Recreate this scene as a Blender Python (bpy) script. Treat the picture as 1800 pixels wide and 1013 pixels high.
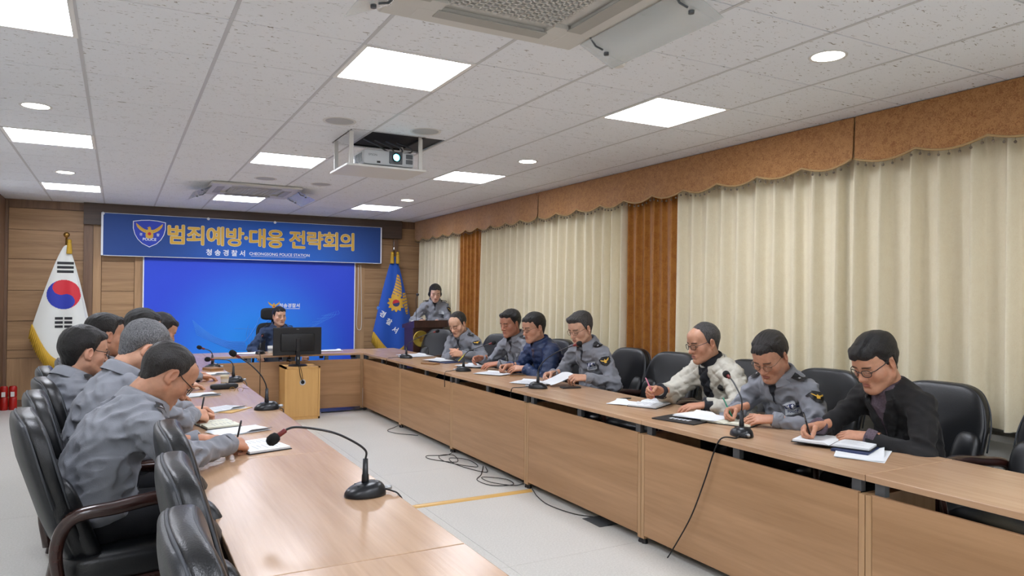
import bpy, bmesh, math, random
import numpy as np
from mathutils import Matrix, Vector
for _o in list(bpy.data.objects):
    bpy.data.objects.remove(_o)
SC = bpy.context.scene
COL = SC.collection
R = math.radians
PI = math.pi

# ---------------------------------------------------------------- camera
FPX = 1272.0
YAW, PITCH, ROLL, CAM_H = .498, .0112, .008, 1.485
_cr = Vector((math.cos(YAW), -math.sin(YAW), 0))
_cf = Vector((math.sin(YAW), math.cos(YAW), 0))
_fw = _cf * math.cos(PITCH) + Vector((0, 0, math.sin(PITCH)))
_up = Vector((0, 0, math.cos(PITCH))) - _cf * math.sin(PITCH)
_rt = _cr * math.cos(ROLL) + _up * math.sin(ROLL)
_u2 = -_cr * math.sin(ROLL) + _up * math.cos(ROLL)
cam_data = bpy.data.cameras.new('camera')
cam_data.sensor_fit = 'HORIZONTAL'
cam_data.sensor_width = 36.0
cam_data.lens = 36.0 * FPX / 1800.0
cam_data.clip_start = .05
cam = bpy.data.objects.new('camera', cam_data)
COL.objects.link(cam)
cam.matrix_world = Matrix(((_rt.x, _u2.x, -_fw.x, 0), (_rt.y, _u2.y, -_fw.y, 0),
                           (_rt.z, _u2.z, -_fw.z, CAM_H), (0, 0, 0, 1)))
SC.camera = cam

# ---------------------------------------------------------------- world, exposure
LIGHT_PANEL = 26.5      # emission of the ceiling panels
DOWNLIGHT = 24.0
world = bpy.data.worlds.new('world')
SC.world = world
world.use_nodes = True
world.node_tree.nodes['Background'].inputs[0].default_value = (.75, .85, 1, 1)
world.node_tree.nodes['Background'].inputs[1].default_value = .35
SC.view_settings.view_transform = 'Standard'
SC.view_settings.look = 'None'
SC.view_settings.exposure = 0.0
SC.view_settings.gamma = 1.0
SC.view_settings.use_curve_mapping = False
try:
    SC.cycles.use_denoising = True
    SC.cycles.max_bounces = 8
    SC.cycles.sample_clamp_indirect = 6.0
    SC.cycles.caustics_reflective = False
    SC.cycles.caustics_refractive = False
except Exception:
    pass

# ---------------------------------------------------------------- materials
def rgb(h):
    h = h.lstrip('#')
    v = [int(h[i:i + 2], 16) / 255 for i in (0, 2, 4)]
    return tuple((c / 12.92 if c <= .04045 else ((c + .055) / 1.055) ** 2.4) for c in v)

MATS = {}
def _new(name):
    m = bpy.data.materials.new(name)
    m.use_nodes = True
    MATS[name] = m
    return m, m.node_tree.nodes, m.node_tree.links, m.node_tree.nodes['Principled BSDF']

def mat(name, color, rough=.5, metal=0., spec=.5, bump=None, vary=None, sheen=0., coat=0., trans=0., alpha=1., emis=None, coords='Object'):
    """plain procedural material; bump=(scale, strength[, detail]); vary=(scale, colour2)"""
    if name in MATS:
        return MATS[name]
    m, N, L, b = _new(name)
    c = rgb(color) if isinstance(color, str) else color
    b.inputs['Base Color'].default_value = (*c, 1)
    b.inputs['Roughness'].default_value = rough
    b.inputs['Metallic'].default_value = metal
    b.inputs['Specular IOR Level'].default_value = spec
    b.inputs['Sheen Weight'].default_value = sheen
    b.inputs['Coat Weight'].default_value = coat
    b.inputs['Transmission Weight'].default_value = trans
    b.inputs['Alpha'].default_value = alpha
    if emis:
        b.inputs['Emission Color'].default_value = (*rgb(emis[0]), 1)
        b.inputs['Emission Strength'].default_value = emis[1]
    if bump or vary:
        tc = N.new('ShaderNodeTexCoord')
    if vary:
        nz = N.new('ShaderNodeTexNoise'); nz.inputs['Scale'].default_value = vary[0]; nz.inputs['Detail'].default_value = 3
        L.new(tc.outputs[coords], nz.inputs['Vector'])
        mx = N.new('ShaderNodeMix'); mx.data_type = 'RGBA'
        mx.inputs[6].default_value = (*c, 1); mx.inputs[7].default_value = (*rgb(vary[1]), 1)
        rp = N.new('ShaderNodeMapRange'); rp.inputs[1].default_value = .35; rp.inputs[2].default_value = .65
        L.new(nz.outputs['Fac'], rp.inputs[0]); L.new(rp.outputs[0], mx.inputs[0])
        L.new(mx.outputs[2], b.inputs['Base Color'])
    if bump:
        nb = N.new('ShaderNodeTexNoise'); nb.inputs['Scale'].default_value = bump[0]
        nb.inputs['Detail'].default_value = bump[2] if len(bump) > 2 else 3
        L.new(tc.outputs[coords], nb.inputs['Vector'])
        bp = N.new('ShaderNodeBump'); bp.inputs['Strength'].default_value = bump[1]; bp.inputs['Distance'].default_value = .01
        L.new(nb.outputs['Fac'], bp.inputs['Height']); L.new(bp.outputs[0], b.inputs['Normal'])
    return m

def wood(name, c1, c2, grain='Y', rough=.4, fine=1.0, coat=0., spec=.5):
    if name in MATS:
        return MATS[name]
    m, N, L, b = _new(name)
    tc = N.new('ShaderNodeTexCoord'); mp = N.new('ShaderNodeMapping')
    s = {'X': (.8, 14, 14), 'Y': (14, .8, 14), 'Z': (14, 14, .8)}[grain]
    mp.inputs['Scale'].default_value = [v * fine for v in s]
    oi = N.new('ShaderNodeObjectInfo'); ad = N.new('ShaderNodeVectorMath'); ad.operation = 'ADD'
    sc = N.new('ShaderNodeMath'); sc.operation = 'MULTIPLY'; sc.inputs[1].default_value = 40
    L.new(oi.outputs['Random'], sc.inputs[0])
    L.new(tc.outputs['Object'], mp.inputs[0]); L.new(mp.outputs[0], ad.inputs[0]); L.new(sc.outputs[0], ad.inputs[1])
    n1 = N.new('ShaderNodeTexNoise'); n1.inputs['Scale'].default_value = 1.1; n1.inputs['Detail'].default_value = 6; n1.inputs['Distortion'].default_value = .9
    n2 = N.new('ShaderNodeTexNoise'); n2.inputs['Scale'].default_value = 7; n2.inputs['Detail'].default_value = 4
    L.new(ad.outputs[0], n1.inputs['Vector']); L.new(ad.outputs[0], n2.inputs['Vector'])
    a = N.new('ShaderNodeMath'); a.operation = 'MULTIPLY_ADD'; a.inputs[1].default_value = .35
    L.new(n2.outputs['Fac'], a.inputs[0]); L.new(n1.outputs['Fac'], a.inputs[2])
    rp = N.new('ShaderNodeMapRange'); rp.inputs[1].default_value = .42; rp.inputs[2].default_value = .95
    L.new(a.outputs[0], rp.inputs[0])
    mx = N.new('ShaderNodeMix'); mx.data_type = 'RGBA'
    mx.inputs[6].default_value = (*rgb(c1), 1); mx.inputs[7].default_value = (*rgb(c2), 1)
    L.new(rp.outputs[0], mx.inputs[0]); L.new(mx.outputs[2], b.inputs['Base Color'])
    b.inputs['Roughness'].default_value = rough
    b.inputs['Coat Weight'].default_value = coat
    b.inputs['Specular IOR Level'].default_value = spec
    bp = N.new('ShaderNodeBump'); bp.inputs['Strength'].default_value = .08; bp.inputs['Distance'].default_value = .004
    L.new(n2.outputs['Fac'], bp.inputs['Height']); L.new(bp.outputs[0], b.inputs['Normal'])
    return m

def emit(name, color, strength):
    if name in MATS:
        return MATS[name]
    return mat(name, color, rough=.6, emis=(color, strength))

# ---------------------------------------------------------------- mesh helpers
class MB:
    """collects shapes into one mesh"""
    def __init__(s):
        s.v = []; s.f = []; s.mi = []; s.cur = 0
    def _add(s, vs, fs):
        o = len(s.v)
        s.v.extend([tuple(map(float, v)) for v in vs])
        s.f.extend([tuple(i + o for i in f) for f in fs])
        s.mi.extend([s.cur] * len(fs))
        return s
    def mat(s, i):
        s.cur = i
        return s
    def box(s, c, size, rot=None, bev=0.):
        x, y, z = [d / 2 for d in size]
        if bev > 0:
            b = min(bev, x * .98, y * .98, z * .98)
            bm = bmesh.new()
            bmesh.ops.create_cube(bm, size=1)
            for v in bm.verts:
                v.co = Vector((v.co.x * 2 * x, v.co.y * 2 * y, v.co.z * 2 * z))
            bmesh.ops.bevel(bm, geom=list(bm.edges), offset=b, segments=2, profile=.5, affect='EDGES')
            vs = [v.co.copy() for v in bm.verts]
            fs = [[v.index for v in f.verts] for f in bm.faces]
            bm.free()
        else:
            vs = [Vector((i * x, j * y, k * z)) for k in (-1, 1) for j in (-1, 1) for i in (-1, 1)]
            fs = [(0, 2, 3, 1), (4, 5, 7, 6), (0, 1, 5, 4), (2, 6, 7, 3), (0, 4, 6, 2), (1, 3, 7, 5)]
        if rot is not None:
            vs = [rot @ v for v in vs]
        c = Vector(c)
        return s._add([v + c for v in vs], fs)
    def span(s, a, b, bev=0.):
        return s.box([(a[i] + b[i]) / 2 for i in range(3)], [abs(b[i] - a[i]) for i in range(3)], bev=bev)
    def grid(s, fn, nu, nv, closed_u=False, closed_v=False):
        vs = [fn(i / (nu if closed_u else nu - 1), j / (nv if closed_v else nv - 1)) for i in range(nu) for j in range(nv)]
        fs = []
        for i in range(nu if closed_u else nu - 1):
            for j in range(nv if closed_v else nv - 1):
                a = i * nv + j; b = ((i + 1) % nu) * nv + j
                c = ((i + 1) % nu) * nv + (j + 1) % nv; d = i * nv + (j + 1) % nv
                fs.append((a, b, c, d))
        return s._add(vs, fs)
    def tube(s, pts, rad, n=8, cap=True):
        pts = [Vector(p) for p in pts]
        k = len(pts)
        rads = rad if hasattr(rad, '__len__') else [rad] * k
        T = []
        for i in range(k):
            t = pts[min(i + 1, k - 1)] - pts[max(i - 1, 0)]
            T.append(t.normalized() if t.length > 1e-9 else Vector((0, 0, 1)))
        ref = Vector((0, 0, 1)) if abs(T[0].z) < .9 else Vector((1, 0, 0))
        nrm = (ref - T[0] * ref.dot(T[0])).normalized()
        vs = []
        for i in range(k):
            nrm = (nrm - T[i] * nrm.dot(T[i]))
            nrm = nrm.normalized() if nrm.length > 1e-6 else T[i].orthogonal().normalized()
            bn = T[i].cross(nrm)
            for j in range(n):
                a = 2 * PI * j / n
                vs.append(pts[i] + (nrm * math.cos(a) + bn * math.sin(a)) * rads[i])
        fs = [(i * n + j, i * n + (j + 1) % n, (i + 1) * n + (j + 1) % n, (i + 1) * n + j) for i in range(k - 1) for j in range(n)]
        if cap:
            fs.append(tuple(range(n))[::-1]); fs.append(tuple((k - 1) * n + j for j in range(n)))
        return s._add(vs, fs)
    def lathe(s, prof, n=24, c=(0, 0, 0), rot=None, cap=True):
        vs = []
        c = Vector(c)
        for r, z in prof:
            for j in range(n):
                a = 2 * PI * j / n
                p = Vector((r * math.cos(a), r * math.sin(a), z))
                vs.append((rot @ p if rot is not None else p) + c)
        k = len(prof)
        fs = [(i * n + j, i * n + (j + 1) % n, (i + 1) * n + (j + 1) % n, (i + 1) * n + j) for i in range(k - 1) for j in range(n)]
        if cap:
            fs.append(tuple(range(n))[::-1]); fs.append(tuple((k - 1) * n + j for j in range(n)))
        return s._add(vs, fs)
    def sphere(s, c, r, n=12, m=8, scale=(1, 1, 1)):
        pr = [(max(1e-4, math.sin(PI * i / m)) * r, -math.cos(PI * i / m) * r) for i in range(m + 1)]
        o = len(s.v)
        s.lathe(pr, n, (0, 0, 0))
        for i in range(o, len(s.v)):
            x, y, z = s.v[i]
            s.v[i] = (x * scale[0] + c[0], y * scale[1] + c[1], z * scale[2] + c[2])
        return s
    def prism(s, poly, h, M=None):
        """2-D outline (x, y) extruded by h along +z, then placed by matrix M"""
        n = len(poly)
        vs = [Vector((p[0], p[1], 0)) for p in poly] + [Vector((p[0], p[1], h)) for p in poly]
        fs = [tuple(range(n))[::-1], tuple(range(n, 2 * n))] + [(i, (i + 1) % n, n + (i + 1) % n, n + i) for i in range(n)]
        if M is not None:
            vs = [M @ v for v in vs]
        return s._add(vs, fs)
    def raw(s, vs, fs):
        return s._add(vs, fs)
    def mesh(s, name, mats, smooth=False, fix=True):
        me = bpy.data.meshes.new(name)
        me.from_pydata(s.v, [], s.f)
        for m in (mats if isinstance(mats, (list, tuple)) else [mats]):
            me.materials.append(MATS[m] if isinstance(m, str) else m)
        if any(s.mi):
            me.polygons.foreach_set('material_index', s.mi)
        if fix:
            bm = bmesh.new(); bm.from_mesh(me)
            bmesh.ops.recalc_face_normals(bm, faces=bm.faces)
            bm.to_mesh(me); bm.free()
        if smooth:
            me.polygons.foreach_set('use_smooth', [True] * len(me.polygons))
            if smooth is not True:
                me.set_sharp_from_angle(angle=R(smooth))
        me.update()
        return me
    def build(s, name, mats, parent=None, smooth=False, loc=None, rot=None, fix=True):
        return link(name, s.mesh(name, mats, smooth, fix), parent, loc, rot)

def link(name, me, parent=None, loc=None, rot=None):
    o = bpy.data.objects.new(name, me)
    COL.objects.link(o)
    if parent is not None:
        o.parent = parent
    if loc is not None:
        o.location = loc
    if rot is not None:
        o.rotation_euler = rot
    return o

def tag(o, label, cat, group=None, kind=None):
    if label: o['label'] = label
    if cat: o['category'] = cat
    if group: o['group'] = group
    if kind: o['kind'] = kind
    return o

def thing(name, label, cat, loc=(0, 0, 0), rotz=0., group=None):
    o = bpy.data.objects.new(name, None)
    COL.objects.link(o)
    o.empty_display_size = .05
    o.location = loc
    o.rotation_euler = (0, 0, rotz)
    return tag(o, label, cat, group)

def struct(o):
    o['kind'] = 'structure'
    return o

KIDS = {}
def copy_tree(o, parent=None):
    c = o.copy()
    COL.objects.link(c)
    c.parent = parent
    for ch in [x for x in bpy.data.objects if x.parent == o]:
        copy_tree(ch, c)
    return c

def smooth_path(pts, n=8):
    """Catmull-Rom through points"""
    P = [Vector(p) for p in pts]
    P = [P[0] * 2 - P[1]] + P + [P[-1] * 2 - P[-2]]
    out = []
    for i in range(1, len(P) - 2):
        for k in range(n):
            t = k / n
            a, b, c, d = P[i - 1], P[i], P[i + 1], P[i + 2]
            out.append(.5 * ((2 * b) + (c - a) * t + (2 * a - 5 * b + 4 * c - d) * t * t + (3 * b - a - 3 * c + d) * t ** 3))
    out.append(P[-2])
    return out

def text_mesh(s, size, offset=0., align='CENTER', spacing=1.0):
    """flat mesh of a line of lettering: (verts, faces) in the xy plane"""
    c = bpy.data.curves.new('lettering', 'FONT')
    c.body = s; c.size = size
    c.align_x = align; c.align_y = 'CENTER'; c.space_character = spacing; c.resolution_u = 3
    o = bpy.data.objects.new('lettering', c)
    COL.objects.link(o)
    dg = bpy.context.evaluated_depsgraph_get()
    dg.update()
    me = bpy.data.meshes.new_from_object(o.evaluated_get(dg))
    vs = [v.co.copy() for v in me.vertices]
    fs = [tuple(p.vertices) for p in me.polygons]
    bpy.data.objects.remove(o); bpy.data.curves.remove(c); bpy.data.meshes.remove(me)
    if offset > 0:          # heavier weight: shifted layers, each a hair's breadth above the last
        n = len(vs); V, Fc = list(vs), list(fs)
        for k in range(8):
            a = PI * k / 4
            d = Vector((math.cos(a) * offset, math.sin(a) * offset, -.00015 * (k + 1)))
            V += [v + d for v in vs]; Fc += [tuple(i + n * (k + 1) for i in f) for f in fs]
        vs, fs = V, Fc
    return vs, fs

# ================================================================ SETTING
XL, XR, YB, YF, ZC = -1.304, 4.62, 11.3, -3.2, 2.69
TB = .74                       # table height
wood('wood_wall', '#93714f', '#b8946c', 'X', .5)
wood('wood_wall_dark', '#6b5140', '#8a6c52', 'Z', .5)
wood('wood_trim', '#a07d59', '#bf9b72', 'Z', .5)
wood('wood_header', '#40332b', '#54443a', 'X', .5)
wood('wood_table', '#a98667', '#c2a080', 'Y', .25, .8, spec=.6)
wood('wood_table_x', '#9a7556', '#b8926e', 'X', .3, .8, spec=.5)
wood('wood_panel', '#98734f', '#b68f69', 'Y', .42, .6)
wood('wood_panel_x', '#8b6746', '#ab8560', 'X', .42, .6)
wood('wood_edge', '#a5815a', '#b99670', 'Z', .4)
wood('wood_cab', '#c89b5c', '#d6a968', 'Z', .4)
wood('wood_strip', '#c39a55', '#d7b06a', 'X', .35)
wood('wood_podium', '#35201a', '#4a2c22', 'Z', .3)
wood('wood_chair', '#241310', '#3a1f19', 'Y', .22, coat=.4)
mat('white_paint', '#d9d6cd', .7)
mat('plaster', '#e9e7e0', .8)
mat('bar_grey', '#b5b7bb', .5)
mat('bar_white', '#c4c6c9', .5)
mat('void_dark', '#15171b', .9)
mat('metal_grey', '#5f6468', .45, .6)
mat('dark_metal', '#33363a', .5, .5)
mat('white_plastic', '#d8d8d4', .4)
mat('ac_white', '#c9c8c3', .45)
mat('ac_grille', '#6f7376', .5)
mat('ac_flap', '#a3a29c', .5)
mat('clear_plastic', '#e6ecec', .12, trans=.6, alpha=.55)
mat('chrome', '#c8c8c8', .15, 1.)
mat('black_plastic', '#101114', .35)
mat('black_rubber', '#0c0c0d', .6)
mat('brass', '#b08a4a', .3, 1.)

# --- floor: vinyl sheets with fine joints
def floor_material():
    m, N, L, b = _new('floor_vinyl')
    tc = N.new('ShaderNodeTexCoord')
    n1 = N.new('ShaderNodeTexNoise'); n1.inputs['Scale'].default_value = 90; n1.inputs['Detail'].default_value = 4
    n2 = N.new('ShaderNodeTexNoise'); n2.inputs['Scale'].default_value = 2.2; n2.inputs['Detail'].default_value = 4
    L.new(tc.outputs['Object'], n1.inputs['Vector']); L.new(tc.outputs['Object'], n2.inputs['Vector'])
    r1 = N.new('ShaderNodeMapRange'); r1.inputs[1].default_value = .3; r1.inputs[2].default_value = .7
    L.new(n1.outputs['Fac'], r1.inputs[0])
    mx = N.new('ShaderNodeMix'); mx.data_type = 'RGBA'
    mx.inputs[6].default_value = (*rgb('#bebdb6'), 1); mx.inputs[7].default_value = (*rgb('#cfcec8'), 1)
    L.new(r1.outputs[0], mx.inputs[0])
    m2 = N.new('ShaderNodeMix'); m2.data_type = 'RGBA'; m2.blend_type = 'MULTIPLY'; m2.inputs[0].default_value = .25
    L.new(mx.outputs[2], m2.inputs[6]); L.new(n2.outputs['Color'], m2.inputs[7])
    r2 = N.new('ShaderNodeMapRange'); r2.inputs[3].default_value = .8; r2.inputs[4].default_value = 1.1
    L.new(n2.outputs['Fac'], r2.inputs[0])
    L.new(r2.outputs[0], m2.inputs[7])
    L.new(m2.outputs[2], b.inputs['Base Color'])
    b.inputs['Roughness'].default_value = .34
    b.inputs['Specular IOR Level'].default_value = .45
floor_material()
mat('floor_joint', '#6c6a64', .8)
floor = struct(MB().span((XL - .1, YF - .1, -.12), (XR + .1, YB + .1, -.002)).build('floor', 'floor_joint'))
ys = [YF, -1.0, 1.25, 3.5, 5.75, 8.0, YB]
xs = [XL, .1, 1.9, 3.7, XR]
for j in range(len(ys) - 1):
    for i in range(len(xs) - 1):
        MB().span((xs[i] + .001, ys[j] + .001, -.0019), (xs[i + 1] - .001, ys[j + 1] - .001, 0)).build('vinyl_sheet', 'floor_vinyl', floor)

# --- walls
wl = struct(MB().span((XL - .1, YF, 0), (XL, YB, ZC + .1)).build('wall_left', 'plaster'))
MB().span((XL, YB - .9, 0), (XL + .015, YB - .052, ZC - .002)).build('wood_panel', 'wood_wall_dark', wl)
wf = struct(MB().span((XL - .1, YF - .1, 0), (XR + .1, YF, ZC + .1)).build('wall_front', 'plaster'))
wr = struct(MB().span((XR, YF, 0), (XR + .1, YB, ZC + .1)).build('wall_right', 'plaster'))
wb = struct(MB().span((XL - .1, YB, 0), (XR + .1, YB + .1, ZC + .1)).build('wall_back', 'wood_wall_dark'))
# wood boards of the back wall (each board its own piece with a shadow gap)
zs = [.63, .735, 1.11, 1.51, 1.915, 2.3, 2.58]
def boards(x0, x1, name='board', y=YB, zz=zs, m='wood_wall'):
    for a, b in zip(zz[:-1], zz[1:]):
        MB().span((x0, y - .014, a + .003), (x1, y - .0005, b - .003), bev=.002).build(name, m, wb)
boards(XL + .05, -.42)
boards(-.205, .19)
boards(3.45, 3.92)
boards(4.0, 4.6)
for x0, x1, m, dp, z1 in [(XL, XL + .047, 'wood_wall_dark', .02, ZC), (-.418, -.31, 'wood_wall_dark', .05, 2.42), (-.307, -.21, 'wood_trim', .03, 2.42),
                      (.193, .30, 'wood_trim', .03, 2.42), (3.30, 3.447, 'wood_trim', .03, 2.42), (3.922, 3.998, 'wood_wall_dark', .05, 2.42)]:
    MB().span((x0, YB - dp, .0), (x1, YB - .0005, z1)).build('stile', m, wb)
for x0, x1 in [(XL + .05, -.42), (-.205, .19), (3.45, 3.92), (4.0, 4.6)]:
    MB().span((x0, YB - .012, .09), (x1, YB - .0005, .625), bev=.002).build('wainscot_panel', 'wood_trim' if x0 < 0 else 'wood_wall', wb)
    MB().span((x0, YB - .03, 2.584), (x1, YB - .0005, ZC), bev=.002).build('top_rail', 'wood_wall_dark', wb)
struct(MB().span((XL, YB - .02, 0), (XR, YB - .0005, .088)).build('baseboard_back', 'wood_wall_dark'))
struct(MB().span((-.42, YB - .13, 2.40), (4.03, YB - .0005, ZC - .001)).build('trim_1', 'wood_header'))

# --- ceiling: slab, tee bars, lay-in tiles
def tile_material():
    m, N, L, b = _new('ceiling_tile')
    tc = N.new('ShaderNodeTexCoord'); oi = N.new('ShaderNodeObjectInfo')
    sc = N.new('ShaderNodeMath'); sc.operation = 'MULTIPLY'; sc.inputs[1].default_value = 31
    ad = N.new('ShaderNodeVectorMath'); ad.operation = 'ADD'
    L.new(oi.outputs['Random'], sc.inputs[0]); L.new(tc.outputs['Object'], ad.inputs[0]); L.new(sc.outputs[0], ad.inputs[1])
    mp = N.new('ShaderNodeMapping'); mp.inputs['Scale'].default_value = (28, 75, 40)
    L.new(ad.outputs[0], mp.inputs[0])
    n1 = N.new('ShaderNodeTexNoise'); n1.inputs['Scale'].default_value = 1; n1.inputs['Detail'].default_value = 3; n1.inputs['Distortion'].default_value = 1.2
    L.new(mp.outputs[0], n1.inputs['Vector'])
    r1 = N.new('ShaderNodeMapRange'); r1.inputs[1].default_value = .645; r1.inputs[2].default_value = .69
    L.new(n1.outputs['Fac'], r1.inputs[0])
    mx = N.new('ShaderNodeMix'); mx.data_type = 'RGBA'
    mx.inputs[6].default_value = (*rgb('#e9edf2'), 1); mx.inputs[7].default_value = (*rgb('#9a9791'), 1)
    L.new(r1.outputs[0], mx.inputs[0]); L.new(mx.outputs[2], b.inputs['Base Color'])
    b.inputs['Roughness'].default_value = .85
    b.inputs['Specular IOR Level'].default_value = .2
tile_material()
mat('ceiling_gap', '#4a4a4a', .9)
ceil = struct(MB().span((XL - .1, YF - .1, ZC + .02), (XR + .1, YB + .1, ZC + .12)).build('ceiling', 'ceiling_gap'))
gx = [-1.379 + .6 * k for k in range(11)]
gy = [.38 + .6 * k for k in range(19)]
gx[0] = XL; gx[10] = XR; gy.append(YB)
holes = {}
LX = [-.479, 1.321, 3.121]; LY = [.68, 3.68, 6.68, 9.68]
def cell(x, y):
    return (sum(1 for g in gx if g <= x) - 1, sum(1 for g in gy if g <= y) - 1)
light_cells = {cell(x, y) for x in LX for y in LY}
proj_cell = cell(1.78, 5.5)
tile_cache = {}
for i in range(len(gx) - 1):
    for j in range(len(gy) - 1):
        if (i, j) in light_cells or (i, j) == proj_cell:
            continue
        w = gx[i + 1] - gx[i]; d = gy[j + 1] - gy[j]
        key = (round(w, 3), round(d, 3))
        if key not in tile_cache:
            tile_cache[key] = MB().box((0, 0, .009), (w - .006, d - .008, .018), bev=.002).mesh('ceiling_tile', 'ceiling_tile')
        link('ceiling_tile', tile_cache[key], ceil, ((gx[i] + gx[i + 1]) / 2, (gy[j] + gy[j + 1]) / 2, ZC))
MB().span((XL, YF, ZC), (XR, .377, ZC + .018)).build('ceiling_sheet', 'ceiling_tile', ceil)
for x in gx[1:-1]:
    MB().span((x - .009, .38, ZC - .002), (x + .009, YB - .14 if -.42 < x < 4.03 else YB - .03, ZC + .0005)).build('tee_bar', 'bar_white', ceil)

# --- ceiling lights
mat('light_frame', '#e8e8e6', .5)
emit('light_diffuser', '#f0f4ff', LIGHT_PANEL)
emit('downlight_glow', '#fff6e8', DOWNLIGHT)
lf = MB()
for s in (-1, 1):
    lf.box((s * .287, 0, .005), (.022, .596, .014)); lf.box((0, s * .287, .005), (.552, .022, .014))
lf_me = lf.mesh('frame', 'light_frame')
ld_me = MB().box((0, 0, .006), (.552, .552, .008)).mesh('diffuser', 'light_diffuser')
where = {(0, 1): 'at the upper left corner of the picture', (1, 1): 'nearest the ceiling cassette, upper middle', (2, 1): 'nearest the curtain valance at right',
         (0, 2): 'on the far left, second from the corner', (1, 2): 'just left of the projector lift', (2, 2): 'just right of the projector lift',
         (0, 3): 'farthest back on the left', (1, 3): 'behind the far air conditioner', (2, 3): 'farthest back toward the right curtain corner',
         (0, 0): 'above the camera, left', (1, 0): 'above the camera, middle', (2, 0): 'above the camera, right'}
for i, x in enumerate(LX):
    for j, y in enumerate(LY):
        t = thing('ceiling_light', 'square white ceiling light panel ' + where[(i, j)], 'ceiling light', (x, y, ZC - .002), 0, 'square ceiling light panels')
        link('frame', lf_me, t); link('diffuser', ld_me, t)
for y in (-1.72,):
    for x in LX:
        t = thing('ceiling_light', 'square white ceiling light panel behind the camera, ' + {-.479: 'left column', 1.321: 'middle column', 3.121: 'right column'}[x], 'ceiling light', (x, y, ZC - .012), 0, 'square ceiling light panels')
        link('frame', lf_me, t); link('diffuser', ld_me, t)
dl_ring = MB().lathe([(.074, -.001), (.09, -.004), (.092, 0), (.074, .004)], 28, cap=False).mesh('trim_ring', 'light_frame', True)
dl_glow = MB().lathe([(.076, -.0015), (.076, .003)], 28).mesh('glowing_disc', 'downlight_glow')
for x, y, w in [(-.484, 5.57, 'at far left in front of a panel light'), (-.482, 8.5, 'at far left, the more distant one'), (3.2, 5.61, 'right of the projector lift'),
                (3.2, 8.68, 'far back near the curtain corner'), (3.08, 2.40, 'at upper right near the valance')]:
    t = thing('recessed_downlight', 'small round recessed ceiling downlight ' + w, 'downlight', (x, y, ZC - .001), 0, 'round downlights')
    link('trim_ring', dl_ring, t); link('glowing_disc', dl_glow, t)
# --- ceiling speakers, smoke detector
mat('speaker_mesh', '#b3b5b6', .6, bump=(400, .3))
spk_r = MB().lathe([(.095, 0), (.112, -.003), (.115, .001)], 28, cap=False).mesh('rim', 'white_plastic', True)
spk_g = MB().lathe([(.096, -.001), (.096, .002)], 28).mesh('grille', 'speaker_mesh')
for x, y, w in [(1.333, 4.975, 'left of the projector lift'), (1.966, 4.964, 'in front of the projector lift, right one'), (1.333, 7.85, 'far one above the distant air conditioner, left'), (1.931, 7.93, 'far one above the distant air conditioner, right')]:
    t = thing('ceiling_speaker', 'round flush ceiling speaker ' + w, 'speaker', (x, y, ZC - .001), 0, 'round ceiling speakers')
    link('rim', spk_r, t); link('grille', spk_g, t)
t = thing('smoke_detector', 'small round white smoke detector on the ceiling beside the near cassette', 'smoke detector', (2.204, 2.948, ZC), 0)
MB().lathe([(.052, 0), (.052, -.012), (.046, -.018)], 24).build('base', 'white_plastic', t, 40)
MB().lathe([(.036, -.018), (.036, -.034), (.028, -.042), (.001, -.043)], 24).build('sensor', 'white_plastic', t, 40)

# --- ceiling cassette air conditioners
def aircon(label, loc):
    t = thing('cassette_air_conditioner', label, 'air conditioner', loc, 0, 'ceiling cassettes')
    p = MB()
    h = .475
    for s in (-1, 1):
        p.box((s * (h - .07), 0, -.012), (.14, 2 * h, .03), bev=.01)
        p.box((0, s * (h - .07), -.012), (2 * h - .26, .14, .03), bev=.01)
    for sx in (-1, 1):
        for sy in (-1, 1):
            p.box((sx * .3, sy * .3, -.012), (.1, .1, .028))
    p.box((0, 0, .0), (.7, .7, .012))
    p.build('panel', 'ac_white', t)
    g = MB()
    for k in range(17):
        u = -.24 + .03 * k
        g.box((u, 0, -.02), (.008, .5, .014)); g.box((0, u, -.02), (.5, .008, .014))
    gp = g.build('grille', 'ac_white', t)
    MB().box((0, 0, -.013), (.5, .5, .004)).build('filter', 'ac_grille', gp)
    for a in range(4):
        rt = Matrix.Rotation(a * PI / 2, 3, 'Z')
        MB().box(rt @ Vector((0, .36, -.0285)), (.52, .075, .006) if a % 2 == 0 else (.075, .52, .006), bev=.002).build('air_flap', 'ac_flap', t)
    for s in (-1, 1):       # clear plastic wind deflectors hung from the sides
        d = MB()
        rt = Matrix.Rotation(s * R(24), 3, 'Y')
        d.box(Vector((s * .55, 0, -.075)), (.20, .72, .004), rot=rt)
        do = d.build('wind_deflector', 'clear_plastic', t)
        for yy in (-.28, .28):
            br = MB()
            br.tube([(s * .46, yy, -.025), (s * .49, yy, -.06), (s * .53, yy, -.07)], .005, 6)
            br.lathe([(.012, -.006), (.012, .006)], 10, c=(s * .55, yy, -.085))
            br.build('bracket', 'metal_grey', do)
    return t
aircon('white ceiling cassette air conditioner cut by the top picture edge', (1.40, 2.42, ZC - .006))
aircon('distant white ceiling cassette air conditioner near the blue banner', (1.33, 8.72, ZC - .006))

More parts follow.
